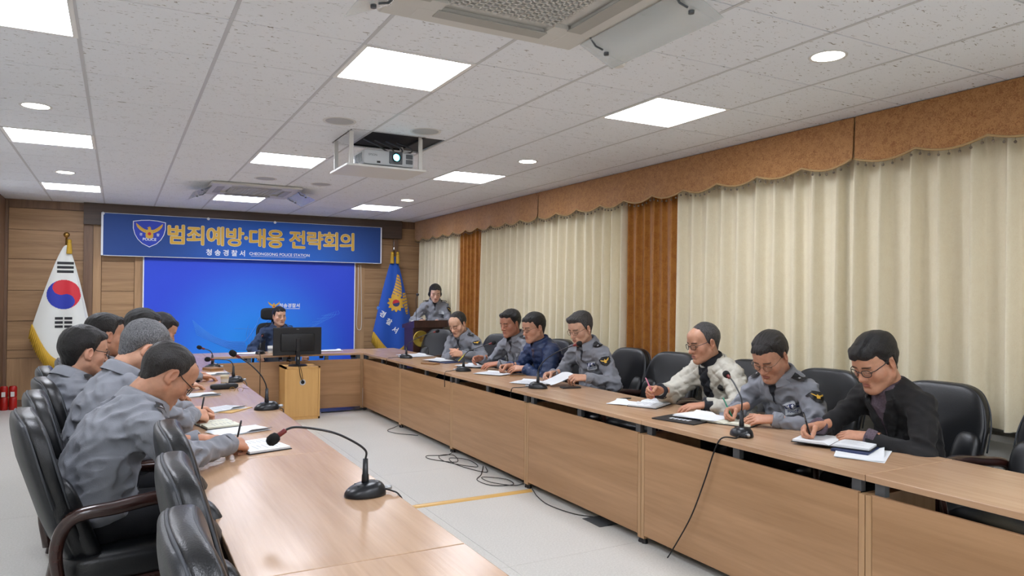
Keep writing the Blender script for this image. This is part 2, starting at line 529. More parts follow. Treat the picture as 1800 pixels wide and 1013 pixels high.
# --- projector on its ceiling lift
t = thing('projector_lift', 'white ceiling projector lift platform lowered from its dark opening', 'projector lift', (1.76, 5.44, 2.45))
MB().box((0, 0, -.008), (.62, .48, .016), bev=.003).build('platform', 'white_plastic', t)
for sx, sy in ((-.27, -.21), (.27, -.21), (-.27, .21), (.27, .21)):
    MB().box((sx, sy, .125), (.03, .012, .25)).build('post', 'white_plastic', t)
o = MB()
for sx in (-1, 1):
    o.box((sx * .285, .0, .29), (.01, .56, .10)); o.box((0, sx * .285, .29), (.56, .01, .10))
o.box((0, 0, .255), (.56, .56, .006))
o.build('shaft', 'void_dark', t)
cb = MB()
for k in range(4):
    cb.tube(smooth_path([(-.1 + .09 * k, .05, .25), (-.02 + .09 * k, -.05, .19), (.05 + .07 * k, -.02, .165), (.12 + .03 * k, .08, .17)], 6), .006, 6)
cb.build('cable', 'metal_grey', t)
mat('projector_white', '#c9cdd0', .4)
t = thing('projector', 'white projector with glowing cyan lens on the ceiling lift', 'projector', (1.79, 5.40, 2.451))
MB().box((0, 0, .07), (.40, .30, .115), bev=.02).build('body', 'projector_white', t, 40)
fr = MB().box((.05, -.152, .078), (.105, .012, .095), bev=.012).build('lens_housing', 'metal_grey', t, 40)
MB().lathe([(.034, 0), (.036, .016), (.028, .018), (.026, .004)], 24, c=(.05, -.158, .078), rot=Matrix.Rotation(PI / 2, 3, 'X'), cap=False).build('lens_ring', 'black_plastic', fr, True)
emit('lens_glow', '#4adcff', 25)
MB().lathe([(.026, 0), (.02, .006), (.001, .008)], 24, c=(.05, -.158, .078), rot=Matrix.Rotation(PI / 2, 3, 'X')).build('lens', 'lens_glow', fr, True)
for k in range(2):
    MB().box((.158, -.151, .055 + .04 * k), (.055, .006, .034), bev=.003).build('vent', 'metal_grey', t)
for k in range(7):
    MB().box((-.2015, -.10 + .03 * k, .07), (.004, .012, .07)).build('side_vent', 'metal_grey', t)
MB().box((-.085, -.1505, .035), (.026, .004, .014)).build('sensor_window', 'black_plastic', t)
MB().raw(*[[Matrix.Translation((-.13, -.1515, .085)) @ Matrix.Rotation(PI / 2, 4, 'X') @ v for v in text_mesh('EPSON', .022)[0]], text_mesh('EPSON', .022)[1]]).build('lettering', 'metal_grey', t, fix=False)

# --- curtains
def fabric_mat(name, c1, c2, scale, rough=.85, sheen=.3, trans=0.):
    m, N, L, b = _new(name)
    tc = N.new('ShaderNodeTexCoord')
    v = N.new('ShaderNodeTexVoronoi'); v.inputs['Scale'].default_value = scale; v.feature = 'SMOOTH_F1'
    n = N.new('ShaderNodeTexNoise'); n.inputs['Scale'].default_value = scale * 1.6; n.inputs['Detail'].default_value = 4; n.inputs['Distortion'].default_value = 1.5
    L.new(tc.outputs['Object'], n.inputs['Vector'])
    mxv = N.new('ShaderNodeMix'); mxv.data_type = 'VECTOR'; mxv.inputs[0].default_value = .12
    L.new(tc.outputs['Object'], mxv.inputs[4]); L.new(n.outputs['Color'], mxv.inputs[5]); L.new(mxv.outputs[1], v.inputs['Vector'])
    a = N.new('ShaderNodeMath'); a.operation = 'MULTIPLY'
    L.new(v.outputs['Distance'], a.inputs[0]); L.new(n.outputs['Fac'], a.inputs[1])
    r = N.new('ShaderNodeMapRange'); r.inputs[1].default_value = .12; r.inputs[2].default_value = .26
    L.new(a.outputs[0], r.inputs[0])
    mx = N.new('ShaderNodeMix'); mx.data_type = 'RGBA'
    mx.inputs[6].default_value = (*rgb(c1), 1); mx.inputs[7].default_value = (*rgb(c2), 1)
    L.new(r.outputs[0], mx.inputs[0]); L.new(mx.outputs[2], b.inputs['Base Color'])
    b.inputs['Roughness'].default_value = rough
    b.inputs['Sheen Weight'].default_value = sheen
    b.inputs['Specular IOR Level'].default_value = .25
    bp = N.new('ShaderNodeBump'); bp.inputs['Strength'].default_value = .1; bp.inputs['Distance'].default_value = .004
    L.new(r.outputs[0], bp.inputs['Height']); L.new(bp.outputs[0], b.inputs['Normal'])
fabric_mat('curtain_cream', '#e3d9be', '#e6ddc3', 30)
fabric_mat('curtain_gold', '#985f20', '#a66e2a', 22, .7, .5)
fabric_mat('valance_damask', '#87582f', '#a97a48', 42, .7, .4)
def curtain(y0, y1, m, label, pitch, depth, x=4.42, z0=.75, z1=2.62, seed=0, group='window curtains'):
    rnd = random.Random(seed)
    L_ = abs(y1 - y0); n = max(4, int(round(L_ / pitch)))
    t = thing('curtain', label, 'curtain', (x, (y0 + y1) / 2, z0), 0, group)
    jit = [rnd.uniform(-.07, .07) for _ in range(n + 2)]
    am = [rnd.uniform(.85, 1.1) for _ in range(n + 2)]
    ph = rnd.uniform(0, 6)
    def fn(u, v):
        k = u * n; i = int(min(n - 1, k)); f = k - i
        c = .5 + jit[i] * .6
        w = .08
        d = (f - c) / w
        ridge = am[i] * (math.exp(-d * d) if d > 0 else math.exp(-d * d * .35))
        flat = .22 * math.sin(2 * PI * f + jit[i] * 5)
        sway = .006 * math.sin(3 * u * 6.28 + ph + v * 2)
        fl = .75 + .35 * (1 - v)
        return (-(ridge * depth + flat * depth * .5) * fl + sway, (u - .5) * (y1 - y0), v * (z1 - z0))
    b = MB().grid(fn, n * 28 + 1, 10)
    b.build('cloth', m, t, True, fix=False)
    return t
curtain(11.22, 9.58, 'curtain_cream', 'cream pleated curtain in the far corner behind the woman at the lectern', .16, .105, seed=1)
curtain(9.66, 8.88, 'curtain_gold', 'narrow gold curtain, the far one', .12, .05, x=4.39, seed=2)
curtain(8.95, 7.42, 'curtain_cream', 'cream pleated curtain just right of the far gold curtain', .17, .105, seed=3)
curtain(7.45, 5.64, 'curtain_cream', 'cream pleated curtain left of the near gold curtain', .17, .105, seed=4)
curtain(5.70, 4.96, 'curtain_gold', 'narrow gold curtain, the near one behind the empty seat', .12, .055, x=4.39, seed=5)
curtain(5.01, 3.23, 'curtain_cream', 'cream pleated curtain just right of the near gold curtain', .185, .105, seed=6)
curtain(3.26, .6, 'curtain_cream', 'cream pleated curtain at the right picture edge', .185, .105, seed=7)
mat('bead', '#6f6252', .35)
def valance(y0, y1, label, seed):
    t = thing('valance', label, 'valance', (4.25, (y0 + y1) / 2, ZC - .005), 0, 'scalloped valances')
    n = max(1, round(abs(y1 - y0) / .41))
    H = .30
    def low(u):
        return -H + .042 * abs(math.sin(PI * (u * n))) * -1 + .02
    def fn(u, v):
        y = (u - .5) * (y1 - y0)
        zb = low(u)
        return (-.012 * v + .008 * math.sin(u * 40 + seed) * v, y, zb * v)
    def fb(u, v):
        p = fn(u, v); return (p[0] + .012, p[1], p[2])
    MB().grid(fn, n * 14 + 1, 10).grid(fb, n * 14 + 1, 10).build('cloth', 'valance_damask', t, True, fix=False)
    pts = [fn(k / (n * 14), 1.0) for k in range(n * 14 + 1)]
    MB().tube([(p[0] - .002, p[1], p[2]) for p in pts], .007, 6).build('cord_trim', 'bead_cord', t, True)
    bd = MB()
    nb = n * 7
    for k in range(nb):
        p = fn((k + .5) / nb, 1.0)
        bd.tube([(p[0], p[1], p[2]), (p[0], p[1], p[2] - .022)], .0015, 4)
        bd.sphere((p[0], p[1], p[2] - .029), .0085, 8, 5)
    bo = bd.build('bead_fringe', 'bead', t, True, fix=False)
    bo['kind'] = 'stuff'
    # ceiling-to-wall return board behind the cloth
    MB().span((.014, -abs(y1 - y0) / 2, -.02), (.34, abs(y1 - y0) / 2, 0)).build('pelmet_board', 'white_paint', t)
mat('bead_cord', '#a88a5c', .6)
valance(11.16, 7.2, 'brown damask scalloped valance, far section in the corner', 1)
valance(7.19, 3.11, 'brown damask scalloped valance, middle section', 2)
valance(3.10, .2, 'brown damask scalloped valance, nearest section at the right edge', 3)
# wall below the curtains: sill
struct(MB().span((4.50, YF, .66), (XR, YB - .02, .70), bev=.004).build('trim_2', 'white_paint'))

# --- floor threshold strip and floor box
t = tag(MB().grid(lambda u, v: ((u - .5) * 1.9, (v - .5) * .07, .014 * math.sin(PI * v)), 2, 9).build('threshold_strip', 'wood_strip', None, True, (1.83, 4.79, .0005)), 'yellow wooden threshold strip lying across the pale floor', 'threshold')
t = thing('floor_box', 'small square metal floor socket box beside the right table', 'floor box', (2.84, 3.93, 0))
MB().box((0, 0, .002), (.2, .2, .003)).build('lid', 'metal_grey', t)
MB().box((-.02, -.1, .005), (.03, .01, .004)).build('latch', 'black_plastic', t)
# --- wall socket and the red throw-extinguisher packs in the left corner
t = thing('wall_socket', 'white wall socket low on the left wood panelling', 'socket', (-.768, YB - .013, .52))
MB().box((0, -.006, 0), (.075, .012, .12), bev=.004).build('plate', 'white_plastic', t)
MB().box((0, -.0125, 0), (.045, .002, .07)).build('insert', 'bar_grey', t)
mat('ext_red', '#a3160f', .35)
for k, (x, w) in enumerate([(-1.25, 'nearer the corner'), (-1.155, 'the right one')]):
    t = thing('fire_extinguisher_case', 'red fire extinguisher case on the floor in the left corner, ' + w, 'extinguisher', (x, YB - .25, 0), 0, 'red extinguisher cases')
    MB().lathe([(.042, 0), (.045, .01), (.045, .15), (.038, .16), (.045, .17), (.045, .28), (.034, .3), (.001, .302)], 20).build('case', 'ext_red', t, 40)
    MB().box((0, -.044, .20), (.04, .006, .06)).build('label_plate', 'white_plastic', t)

# ================================================================ TABLES
TT = .028
def make_table(name, label, L, along, loc, depth=.635, front=-1, mats=('wood_table', 'wood_panel'), last=False):
    """table run segment; local x = across (front at x = front*depth/2), local y = length"""
    t = thing(name, label, 'table', loc, 0 if along == 'Y' else PI / 2, 'conference tables')
    fx = front * depth / 2
    MB().box((0, 0, TB - TT / 2), (depth, L - .003, TT), bev=.003).build('table_top', mats[0], t)
    MB().span((fx, -L / 2 + .032, .05), (fx - front * .018, L / 2 - .032, .66), bev=.002).build('modesty_panel', mats[1], t)
    for s in (-1, 1):
        y0 = s * (L / 2 - .002); y1 = s * (L / 2 - .030)
        MB().span((fx, y0, .03), (fx - front * .45, y1, .655), bev=.002).build('end_panel', 'wood_edge', t)
        MB().lathe([(.018, 0), (.02, .006), (.012, .03)], 12, c=(fx - front * .02, s * (L / 2 - .016), 0)).build('foot', 'black_plastic', t)
        MB().lathe([(.018, 0), (.02, .006), (.012, .03)], 12, c=(fx - front * .40, s * (L / 2 - .016), 0)).build('foot', 'black_plastic', t)
    for y in (-L / 2 + .055, 0, L / 2 - .055):
        MB().box((fx - front * .035, y, .685), (.03, .045, .055)).build('bracket', 'metal_grey', t)
        MB().box((fx - front * .30, y, .685), (.03, .045, .055)).build('bracket', 'metal_grey', t)
    return t
XRT = 2.79 + .3175
rb = [9.15, 7.75, 6.32, 4.88, 3.48, 1.985, .545]
rw = ['in front of the balding officer with clasped hands', 'before the two men between far microphones', 'before the officer holding a sheet', 'before the white padded jacket',
      'before the green pen writer and black suit', 'empty, at the lower right corner']
for k in range(6):
    make_table('conference_table', 'wood laminate table of the right row, ' + rw[k], rb[k] - rb[k + 1], 'Y', (XRT, (rb[k] + rb[k + 1]) / 2, 0))
lb = [9.15, 7.75, 6.32, 4.83, 3.45, 1.985, .545]
lw = ['farthest, nearest the back row', 'holding the paper cup and pen case', 'with the second microphone from the front', 'under the notebook of the man nearest the camera', 'nearest the camera with the large microphone', 'running out of the bottom picture edge']
for k in range(6):
    make_table('conference_table', 'wood laminate table of the left row, ' + lw[k], lb[k] - lb[k + 1], 'Y', (.925 - .3175, (lb[k] + lb[k + 1]) / 2, 0), front=1)
# the back row in front of the blue backdrop (front faces the camera, -Y)
bx = [.925, 1.86, 2.79]
for k in range(2):
    make_table('conference_table', ['wood laminate table of the back row, left of the monitor cabinet', 'wood laminate table of the back row behind the monitor cabinet'][k], bx[k + 1] - bx[k], 'X',
               ((bx[k] + bx[k + 1]) / 2, 9.15 + .3175, 0), mats=('wood_table', 'wood_panel'))
def corner(x, label):
    t = thing('corner_table', label, 'table', (x, 9.4675, 0), 0, 'conference tables')
    MB().box((0, 0, TB - TT / 2), (.635, .635, TT), bev=.003).build('table_top', 'wood_table', t)
    for sx in (-1, 1):
        for sy in (-1, 1):
            MB().box((sx * .27, sy * .27, .356), (.04, .04, .712)).build('leg', 'metal_grey', t)
corner(3.1075, 'square corner table joining the right row and back row')
corner(.6075, 'square corner table joining the left row and back row')

# ================================================================ MONITOR CABINET
t = thing('cabinet', 'light wooden box cabinet standing in front of the back table row', 'cabinet', (1.935, 8.92, 0))
b = MB()
w, d, h = .41, .36, .625
b.span((-w / 2, -d / 2, 0), (-w / 2 + .02, d / 2, h)); b.span((w / 2 - .02, -d / 2, 0), (w / 2, d / 2, h))
b.span((-w / 2, -d / 2, h - .02), (w / 2, d / 2, h)); b.span((-w / 2, -d / 2, 0), (w / 2, d / 2, .03))
b.build('carcass', 'wood_cab', t)
MB().span((-w / 2 + .021, -d / 2 + .008, .031), (w / 2 - .021, -d / 2 + .024, h - .021)).build('front_panel', 'wood_cab', t)
g = MB().lathe([(.022, 0), (.022, .006), (.034, .006), (.036, 0)], 24, c=(0, -d / 2 + .0075, .44), rot=Matrix.Rotation(PI / 2, 3, 'X'), cap=False).build('cable_grommet', 'bar_grey', t, True)
MB().lathe([(.0225, 0), (.0225, .002)], 20, c=(0, -d / 2 + .0075, .44), rot=Matrix.Rotation(PI / 2, 3, 'X')).build('hole', 'black_plastic', g)
mat('monitor_black', '#15161a', .42)
mat('monitor_recess', '#0e0f12', .5)
t = thing('monitor', 'black computer monitor seen from behind on the wooden cabinet', 'monitor', (1.91, 8.90, h + .0015), R(1))
MB().lathe([(.11, 0), (.112, .006), (.10, .012), (.02, .016)], 32).build('stand_base', 'monitor_black', t, 40)
MB().box((0, .0, .17), (.05, .028, .31), bev=.006).build('stand_neck', 'monitor_black', t)
MB().box((0, -.0145, .09), (.012, .002, .03), bev=.001).build('cable_slot', 'white_plastic', t)
hb = MB()
hb.box((0, .035, .292), (.575, .03, .335), bev=.008)
hb.build('housing', 'monitor_black', t)
MB().box((0, .012, .28), (.40, .03, .21), bev=.012).build('rear_cover', 'monitor_recess', t, 40)
MB().box((0, .0515, .295), (.55, .002, .31)).build('screen', 'black_plastic', t)
v_, f_ = text_mesh('DELL', .014)
MB().raw([Matrix.Translation((.0, .0192, .437)) @ Matrix.Rotation(PI / 2, 4, 'X') @ v for v in v_], f_).build('lettering', 'bar_grey', t, fix=False)
tag(MB().tube(smooth_path([(1.89, 8.86, .80), (1.885, 8.80, .70), (1.89, 8.735, .62), (1.90, 8.72, .53), (1.935, 8.742, .44)], 8), .004, 6)
    .tube(smooth_path([(1.905, 8.86, .80), (1.90, 8.79, .69), (1.905, 8.73, .62), (1.925, 8.72, .53), (1.937, 8.742, .445)], 8), .003, 6).build('monitor_cable', 'black_rubber', None, True),
    'black cables from the monitor into the cabinet hole', 'cable')

# ================================================================ BANNER, BACKDROP
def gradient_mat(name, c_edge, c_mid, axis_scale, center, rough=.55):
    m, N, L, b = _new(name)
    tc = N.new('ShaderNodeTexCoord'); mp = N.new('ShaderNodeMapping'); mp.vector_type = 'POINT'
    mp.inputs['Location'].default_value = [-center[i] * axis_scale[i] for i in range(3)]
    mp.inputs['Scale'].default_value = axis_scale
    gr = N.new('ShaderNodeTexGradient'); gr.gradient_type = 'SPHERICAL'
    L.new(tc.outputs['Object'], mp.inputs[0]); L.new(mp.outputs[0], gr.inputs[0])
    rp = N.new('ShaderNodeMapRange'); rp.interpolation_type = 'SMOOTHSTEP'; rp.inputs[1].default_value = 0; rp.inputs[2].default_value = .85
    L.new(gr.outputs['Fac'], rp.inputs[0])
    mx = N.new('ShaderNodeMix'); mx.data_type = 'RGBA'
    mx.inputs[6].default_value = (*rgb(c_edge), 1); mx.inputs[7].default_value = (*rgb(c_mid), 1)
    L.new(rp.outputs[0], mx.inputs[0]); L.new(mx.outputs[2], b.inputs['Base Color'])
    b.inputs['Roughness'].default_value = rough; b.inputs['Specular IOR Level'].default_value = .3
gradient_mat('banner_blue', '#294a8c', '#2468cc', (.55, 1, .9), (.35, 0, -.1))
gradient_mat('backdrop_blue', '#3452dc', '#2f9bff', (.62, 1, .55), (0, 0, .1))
mat('print_white', '#e8ecf2', .6)
mat('print_gold', '#d9ac3c', .5)
mat('print_gold_dark', '#8e6a22', .5)
mat('print_pale_gold', '#efe3b4', .5)
mat('print_red', '#c3202f', .5)
mat('print_blue', '#1b2f9c', .5)
mat('print_navy', '#1d2b63', .5)
mat('print_line_blue', '#4b96f2', .6)
mat('print_black', '#17181b', .6)
mat('print_shield_blue', '#2440b8', .5)

def eagle_shapes():
    """flat eagle emblem in a unit box: list of (material, polygon)"""
    out = []
    for s in (-1, 1):
        wing = [(0, .12), (.10, .14), (.22, .10), (.38, .16), (.56, .28), (.78, .46), (1.0, .66), (.985, .50), (.95, .40), (.93, .34), (.86, .24), (.82, .20), (.74, .10), (.68, .06), (.58, -.02), (.50, -.06), (.40, -.12), (.28, -.16), (.16, -.2), (0, -.2)]
        out.append(('gold', [(s * x, y) for x, y in wing][::s]))
        for k in range(6):
            x0 = .28 + .11 * k; y0 = .08 + .075 * k - .015
            f = [(x0, y0), (x0 + .015, y0 + .005), (x0 + .06, y0 - .12 + .02 * k), (x0 + .04, y0 - .13 + .02 * k)]
            out.append(('dark', [(s * x, y) for x, y in f][::s]))
    body = [(-.16, .12), (.16, .12), (.24, -.1), (.30, -.28), (.27, -.52), (.12, -.60), (0, -.62), (-.12, -.60), (-.27, -.52), (-.30, -.28), (-.24, -.1)]
    out.append(('gold', body))
    out.append(('gold', [(-.10, .10), (.10, .10), (.11, .26), (.06, .36), (-.02, .385), (-.09, .34), (-.19, .27), (-.11, .25)]))
    out.append(('dark', [(-.05, .29), (-.015, .29), (-.015, .32), (-.05, .32)]))
    return out
def circle(r, n=24, a0=0., a1=2 * PI, c=(0, 0)):
    return [(c[0] + r * math.cos(a0 + (a1 - a0) * k / (n if a1 - a0 > 6.28 else n - 1)), c[1] + r * math.sin(a0 + (a1 - a0) * k / (n if a1 - a0 > 6.28 else n - 1))) for k in range(n)]
def taeguk(r, n=28, c=(0, 0), tilt=0.):
    """two swirl halves: (red, blue)"""
    red = circle(r, n, 0, PI) + circle(r / 2, n // 2, PI, 0, (-r / 2, 0))[0:0]
    up = [(r * math.cos(a), r * math.sin(a)) for a in [PI * k / n for k in range(n + 1)]]
    mid = [(-r / 2 + r / 2 * math.cos(a), r / 2 * math.sin(a)) for a in [PI + PI * k / n for k in range(n + 1)]]
    mid2 = [(r / 2 + r / 2 * math.cos(a), r / 2 * math.sin(a)) for a in [PI - PI * k / n for k in range(n + 1)]]
    redp = up + mid[1:] + mid2[1:-1]
    lo = [(r * math.cos(a), r * math.sin(a)) for a in [PI + PI * k / n for k in range(n + 1)]]
    blue = lo + mid2[::-1][1:] + mid[::-1][1:-1]
    ct, st = math.cos(tilt), math.sin(tilt)
    rot = lambda P: [(c[0] + x * ct - y * st, c[1] + x * st + y * ct) for x, y in P]
    return rot(redp), rot(blue)
def tri_poly(poly):
    """triangulated flat polygon (any shape): verts, faces"""
    from mathutils.geometry import tessellate_polygon
    P = [Vector((x, y, 0)) for x, y in poly]
    return P, [tuple(t) for t in tessellate_polygon([P])]
def flat(poly, M, name, m, parent, mapf=None):
    vs, fs = tri_poly(poly)
    vs = [mapf(v) for v in vs] if mapf else [M @ v for v in vs]
    return MB().raw(vs, fs).build(name, m, parent, fix=False)
def emblem(parent, mapf, size, name='eagle_emblem', gold='print_gold', dark='print_gold_dark', ball=True):
    b = MB(); d = MB()
    for q, (k, p) in enumerate(eagle_shapes()):
        vs, fs = tri_poly([(x * size, y * size) for x, y in p])
        (b if k == 'gold' else d).raw([mapf(Vector((v.x, v.y, (.0002 * q if k == 'gold' else .0045)))) for v in vs], fs)
    o = b.build(name, gold, parent, fix=False)
    d.build('feather_lines', dark, parent, fix=False)
    if ball:
        vs, fs = tri_poly(circle(.13 * size, 20, c=(0, -.22 * size)))
        MB().raw([mapf(Vector((v.x, v.y, .0055))) for v in vs], fs).build('emblem_disc', 'print_red', parent, fix=False)
    return o
FRONT = lambda x, y, z: Matrix.Translation((x, y, z)) @ Matrix.Rotation(PI / 2, 4, 'X')   # flat print facing the camera (-Y)
SHIELD = [(-.5, .52), (-.25, .58), (0, .6), (.25, .58), (.5, .52), (.5, .2), (.45, -.06), (.36, -.28), (.22, -.47), (0, -.62), (-.22, -.47), (-.36, -.28), (-.45, -.06), (-.5, .2)]
def lettering(s, size, M, m, parent, offset=0., spacing=1., sx=1., mapf=None, name='lettering'):
    vs, fs = text_mesh(s, size, offset, 'CENTER', spacing)
    vs = [Vector((v.x * sx, v.y, v.z)) for v in vs]
    return MB().raw([mapf(v) for v in vs] if mapf else [M @ v for v in vs], fs).build(name, m, parent, fix=False)

YN = YB - .15
t = thing('banner', 'dark blue conference banner with gold lettering on the back wall header', 'banner', (1.735, YN, 1.985))
BW, BH = 3.90, .58
MB().span((-BW / 2, -.002, 0), (BW / 2, .006, BH)).build('sheet', 'banner_blue', t)
e = MB()
for x0, x1, z0, z1 in [(-BW / 2, -BW / 2 + .025, 0, BH), (BW / 2 - .02, BW / 2, 0, BH), (-BW / 2, BW / 2, 0, .008), (-BW / 2, BW / 2, BH - .005, BH)]:
    e.span((x0, -.005, z0), (x1, -.002, z1))
e.build('hem', 'print_white', t)
for x in (-1.93, -.62, .30):
    MB().lathe([(.02, 0), (.018, .006), (.001, .008)], 14, c=(x, -.004, BH - .012), rot=Matrix.Rotation(PI / 2, 3, 'X')).build('grommet_pin', 'print_white', t, True)
P_ = lambda x, z, dy=-.0045: FRONT(x, dy, z)
lettering('범죄예방·대응 전략회의', .288, P_(.185, .305), 'print_pale_gold', t, .0115, .93)
lettering('범죄예방·대응 전략회의', .288, P_(.185, .305, -.0075), 'print_gold', t, .0065, .93)
lettering('청 송 경 찰 서', .094, P_(-.378, .085), 'print_white', t, .0025)
lettering('CHEONGSONG POLICE STATION', .058, P_(.378, .09), 'print_white', t, .001)
MB().span((-.035, -.005, .054), (.755, -.004, .058)).build('rule_line', 'print_white', t)
sx, sz = -1.37, .325
flat([(x * .405, y * .31) for x, y in SHIELD], P_(sx, sz, -.003), 'shield_border', 'print_white', t)
sh = flat([(x * .385, y * .294) for x, y in SHIELD], P_(sx, sz, -.004), 'shield', 'print_shield_blue', t)
emblem(t, lambda v, M=P_(sx, sz + .03, -.005): M @ v, .165)
lettering('POLICE', .052, P_(sx, sz - .085), 'print_white', t, .002)
lettering('경', .042, P_(sx - .105, sz - .02), 'print_white', t, .001)
lettering('찰', .042, P_(sx + .105, sz - .02), 'print_white', t, .001)

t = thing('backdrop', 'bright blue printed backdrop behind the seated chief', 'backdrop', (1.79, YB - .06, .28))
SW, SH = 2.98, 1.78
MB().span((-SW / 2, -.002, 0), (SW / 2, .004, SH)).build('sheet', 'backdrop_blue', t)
for s in (-1, 1):
    MB().span((s * SW / 2 - .008, -.006, 0), (s * SW / 2 + .008, -.001, SH)).build('side_edge', 'print_white', t)
Q_ = lambda x, z, dy=-.003: FRONT(x, dy, z)
emblem(t, lambda v, M=Q_(.26, 1.04): M @ v, .085, 'logo_emblem', 'print_gold', 'print_pale_gold', True)
lettering('청송경찰서', .068, Q_(.49, 1.03), 'print_white', t, .002)
MB().span((.34, -.004, .985), (.64, -.0032, .992)).build('logo_rule', 'print_white', t)
# pale line drawing of an eagle, lower left
ln = MB()
def draw(pts, r=.004, n=6):
    r = r * 1.5
    ln.tube([(x, -.003, z) for x, z in [(p.x, p.z) for p in smooth_path([(a, 0, c) for a, c in pts], n)]], r, 4)
for k in range(9):
    s = k / 8
    draw([(-.86 + .05 * s, .82 - .20 * s), (-.62 + .05 * s, .62 - .12 * s), (-.40 + .06 * s, .52 - .12 * s), (-.15 + .04 * s, .50 - .12 * s)], .0035)
    draw([(-.10 + .03 * k, .74 - .03 * k), (-.13 + .035 * k, .60 - .03 * k), (-.09 + .04 * k, .46 - .03 * k)], .003)
draw([(-.15, .50), (-.06, .62), (.02, .76), (.06, .86), (.16, .88), (.24, .84), (.16, .80), (.14, .72), (.2, .6)], .005)
draw([(-.30, .70), (.12, .68)], .003, 2)
for k in range(7):
    draw([(.55 + .07 * k, .58 + .05 * k), (.75 + .08 * k, .66 + .04 * k), (1.05 + .03 * k, .9 + .01 * k)], .0014)
ln.build('eagle_line_drawing', 'print_line_blue', t, fix=False)
t = thing('pull_cord', 'thin white looped blind cord hanging right of the backdrop', 'cord', (3.345, YB - .06, .9))
MB().tube(smooth_path([(-.01, 0, 1.06), (-.012, 0, .5), (-.03, 0, .12), (.01, 0, .03), (.05, 0, .1), (.045, 0, .5), (.03, 0, 1.06)], 8), .0045, 6).build('cord', 'white_plastic', t, True)

# ================================================================ FLAGS
mat('flag_white', '#d6d8d2', .75, sheen=.2)
mat('flag_blue', '#1450b4', .7, sheen=.2)
mat('fringe_gold', '#c29a2a', .6, bump=(200, .5))
def flag(loc, cloth_mat, label, H, S, left_w, right_w, overlays, finial):
    t = thing('flag_on_stand', label, 'flag', loc)
    MB().lathe([(.16, 0), (.17, .015), (.15, .03), (.05, .05), (.025, .1)], 28).build('base', 'brass', t, 40)
    MB().tube([(0, 0, .05), (0, 0, H)], .013, 10).build('pole', 'brass', t, True)
    finial(t, H)
    # hanging cloth: cone-like folds; u across (0 left .. 1 right), v down
    def Sf(u, v, off=0.):
        zt = H - .10; hang = S(u)
        x = (-left_w * (1 - u) + right_w * u) * (v ** .82) * (1 + .0 * v) + (u - .5) * .05
        z = zt - hang * v - .03 * abs(u - .5)
        fold = math.sin(u * PI * 3.0 + .6) * .028 * v + math.sin(u * PI) * .09 * v
        return Vector((x, -.025 - fold - off, z))
    MB().grid(lambda u, v: Sf(u, v), 41, 41).grid(lambda u, v: Sf(u, v) + Vector((0, .02 + .02 * v, 0)), 41, 41).build('cloth', cloth_mat, t, True, fix=False)
    # fringe along the lower edge
    fr = MB()
    for k in range(90):
        u = k / 89
        if u > .86: break
        p = Sf(u, 1.0)
        for q in range(2):
            dx = .004 * math.sin(k * 3.1 + q * 2)
            fr.tube([p + Vector((0, -.004 - .008 * q, .012)), p + Vector((dx - .016, -.006 - .008 * q, -.065)), p + Vector((dx * 3 - .03, -.004 - .006 * q, -.14 - .012 * (k % 2)))], [.010, .012, .007], 5)
    fo = fr.build('fringe', 'fringe_gold', t, True, fix=False)
    fo['kind'] = 'stuff'
    # tassels at the top
    ts = MB()
    for dx in ((.035,) if loc[0] < 0 else (-.045, .045)):
        ts.lathe([(.012, 0), (.022, -.015), (.026, -.04), (.034, -.15), (.03, -.16)], 14, c=(dx, -.05, H - .055))
        ts.sphere((dx, -.05, H - .05), .026, 12, 8)
    ts.build('tassel', 'fringe_gold', t, True)
    overlays(t, Sf)
    return t
def flag_map(Sf, cx, cz, off=.004, H=2.1):
    """flat print coordinates (metres, seen from the front) onto the cloth by inverting Sf numerically"""
    us = np.linspace(0, 1, 81); vs = np.linspace(.02, 1, 81)
    P = np.array([[list(Sf(u, v)) for v in vs] for u in us])
    X, Z, Yv = P[..., 0], P[..., 2], P[..., 1]
    def f(v):
        d = (X - (cx + v.x)) ** 2 + (Z - (cz + v.y)) ** 2
        k = np.argsort(d, axis=None)[:6]
        w = 1 / (d.flat[k] + 1e-7); w /= w.sum()
        y = float((Yv.flat[k] * w).sum())
        return Vector((cx + v.x, y - off - v.z * 2, cz + v.y))
    return f
def refine(poly, n=5):
    out = []
    for i in range(len(poly)):
        a, b = poly[i], poly[(i + 1) % len(poly)]
        for k in range(n):
            out.append((a[0] + (b[0] - a[0]) * k / n, a[1] + (b[1] - a[1]) * k / n))
    return out
def fan_disc(r, c, mapf, name, m, t, a0=0, a1=2 * PI, rings=5, n=32):
    pass
def patch_cells(inside, x0, x1, y0, y1, n, mapf, name, m, t, off=0.):
    """fill an outline with small cells so print follows the folds"""
    b = MB(); idx = {}; vs = []; fs = []
    xs_ = np.linspace(x0, x1, n + 1); ys_ = np.linspace(y0, y1, n + 1)
    def vid(i, j):
        if (i, j) not in idx:
            idx[(i, j)] = len(vs); vs.append(mapf(Vector((xs_[i], ys_[j], off))))
        return idx[(i, j)]
    for i in range(n):
        for j in range(n):
            if inside((xs_[i] + xs_[i + 1]) / 2, (ys_[j] + ys_[j + 1]) / 2):
                fs.append((vid(i, j), vid(i + 1, j), vid(i + 1, j + 1), vid(i, j + 1)))
    return b.raw(vs, fs).build(name, m, t, True, fix=False)
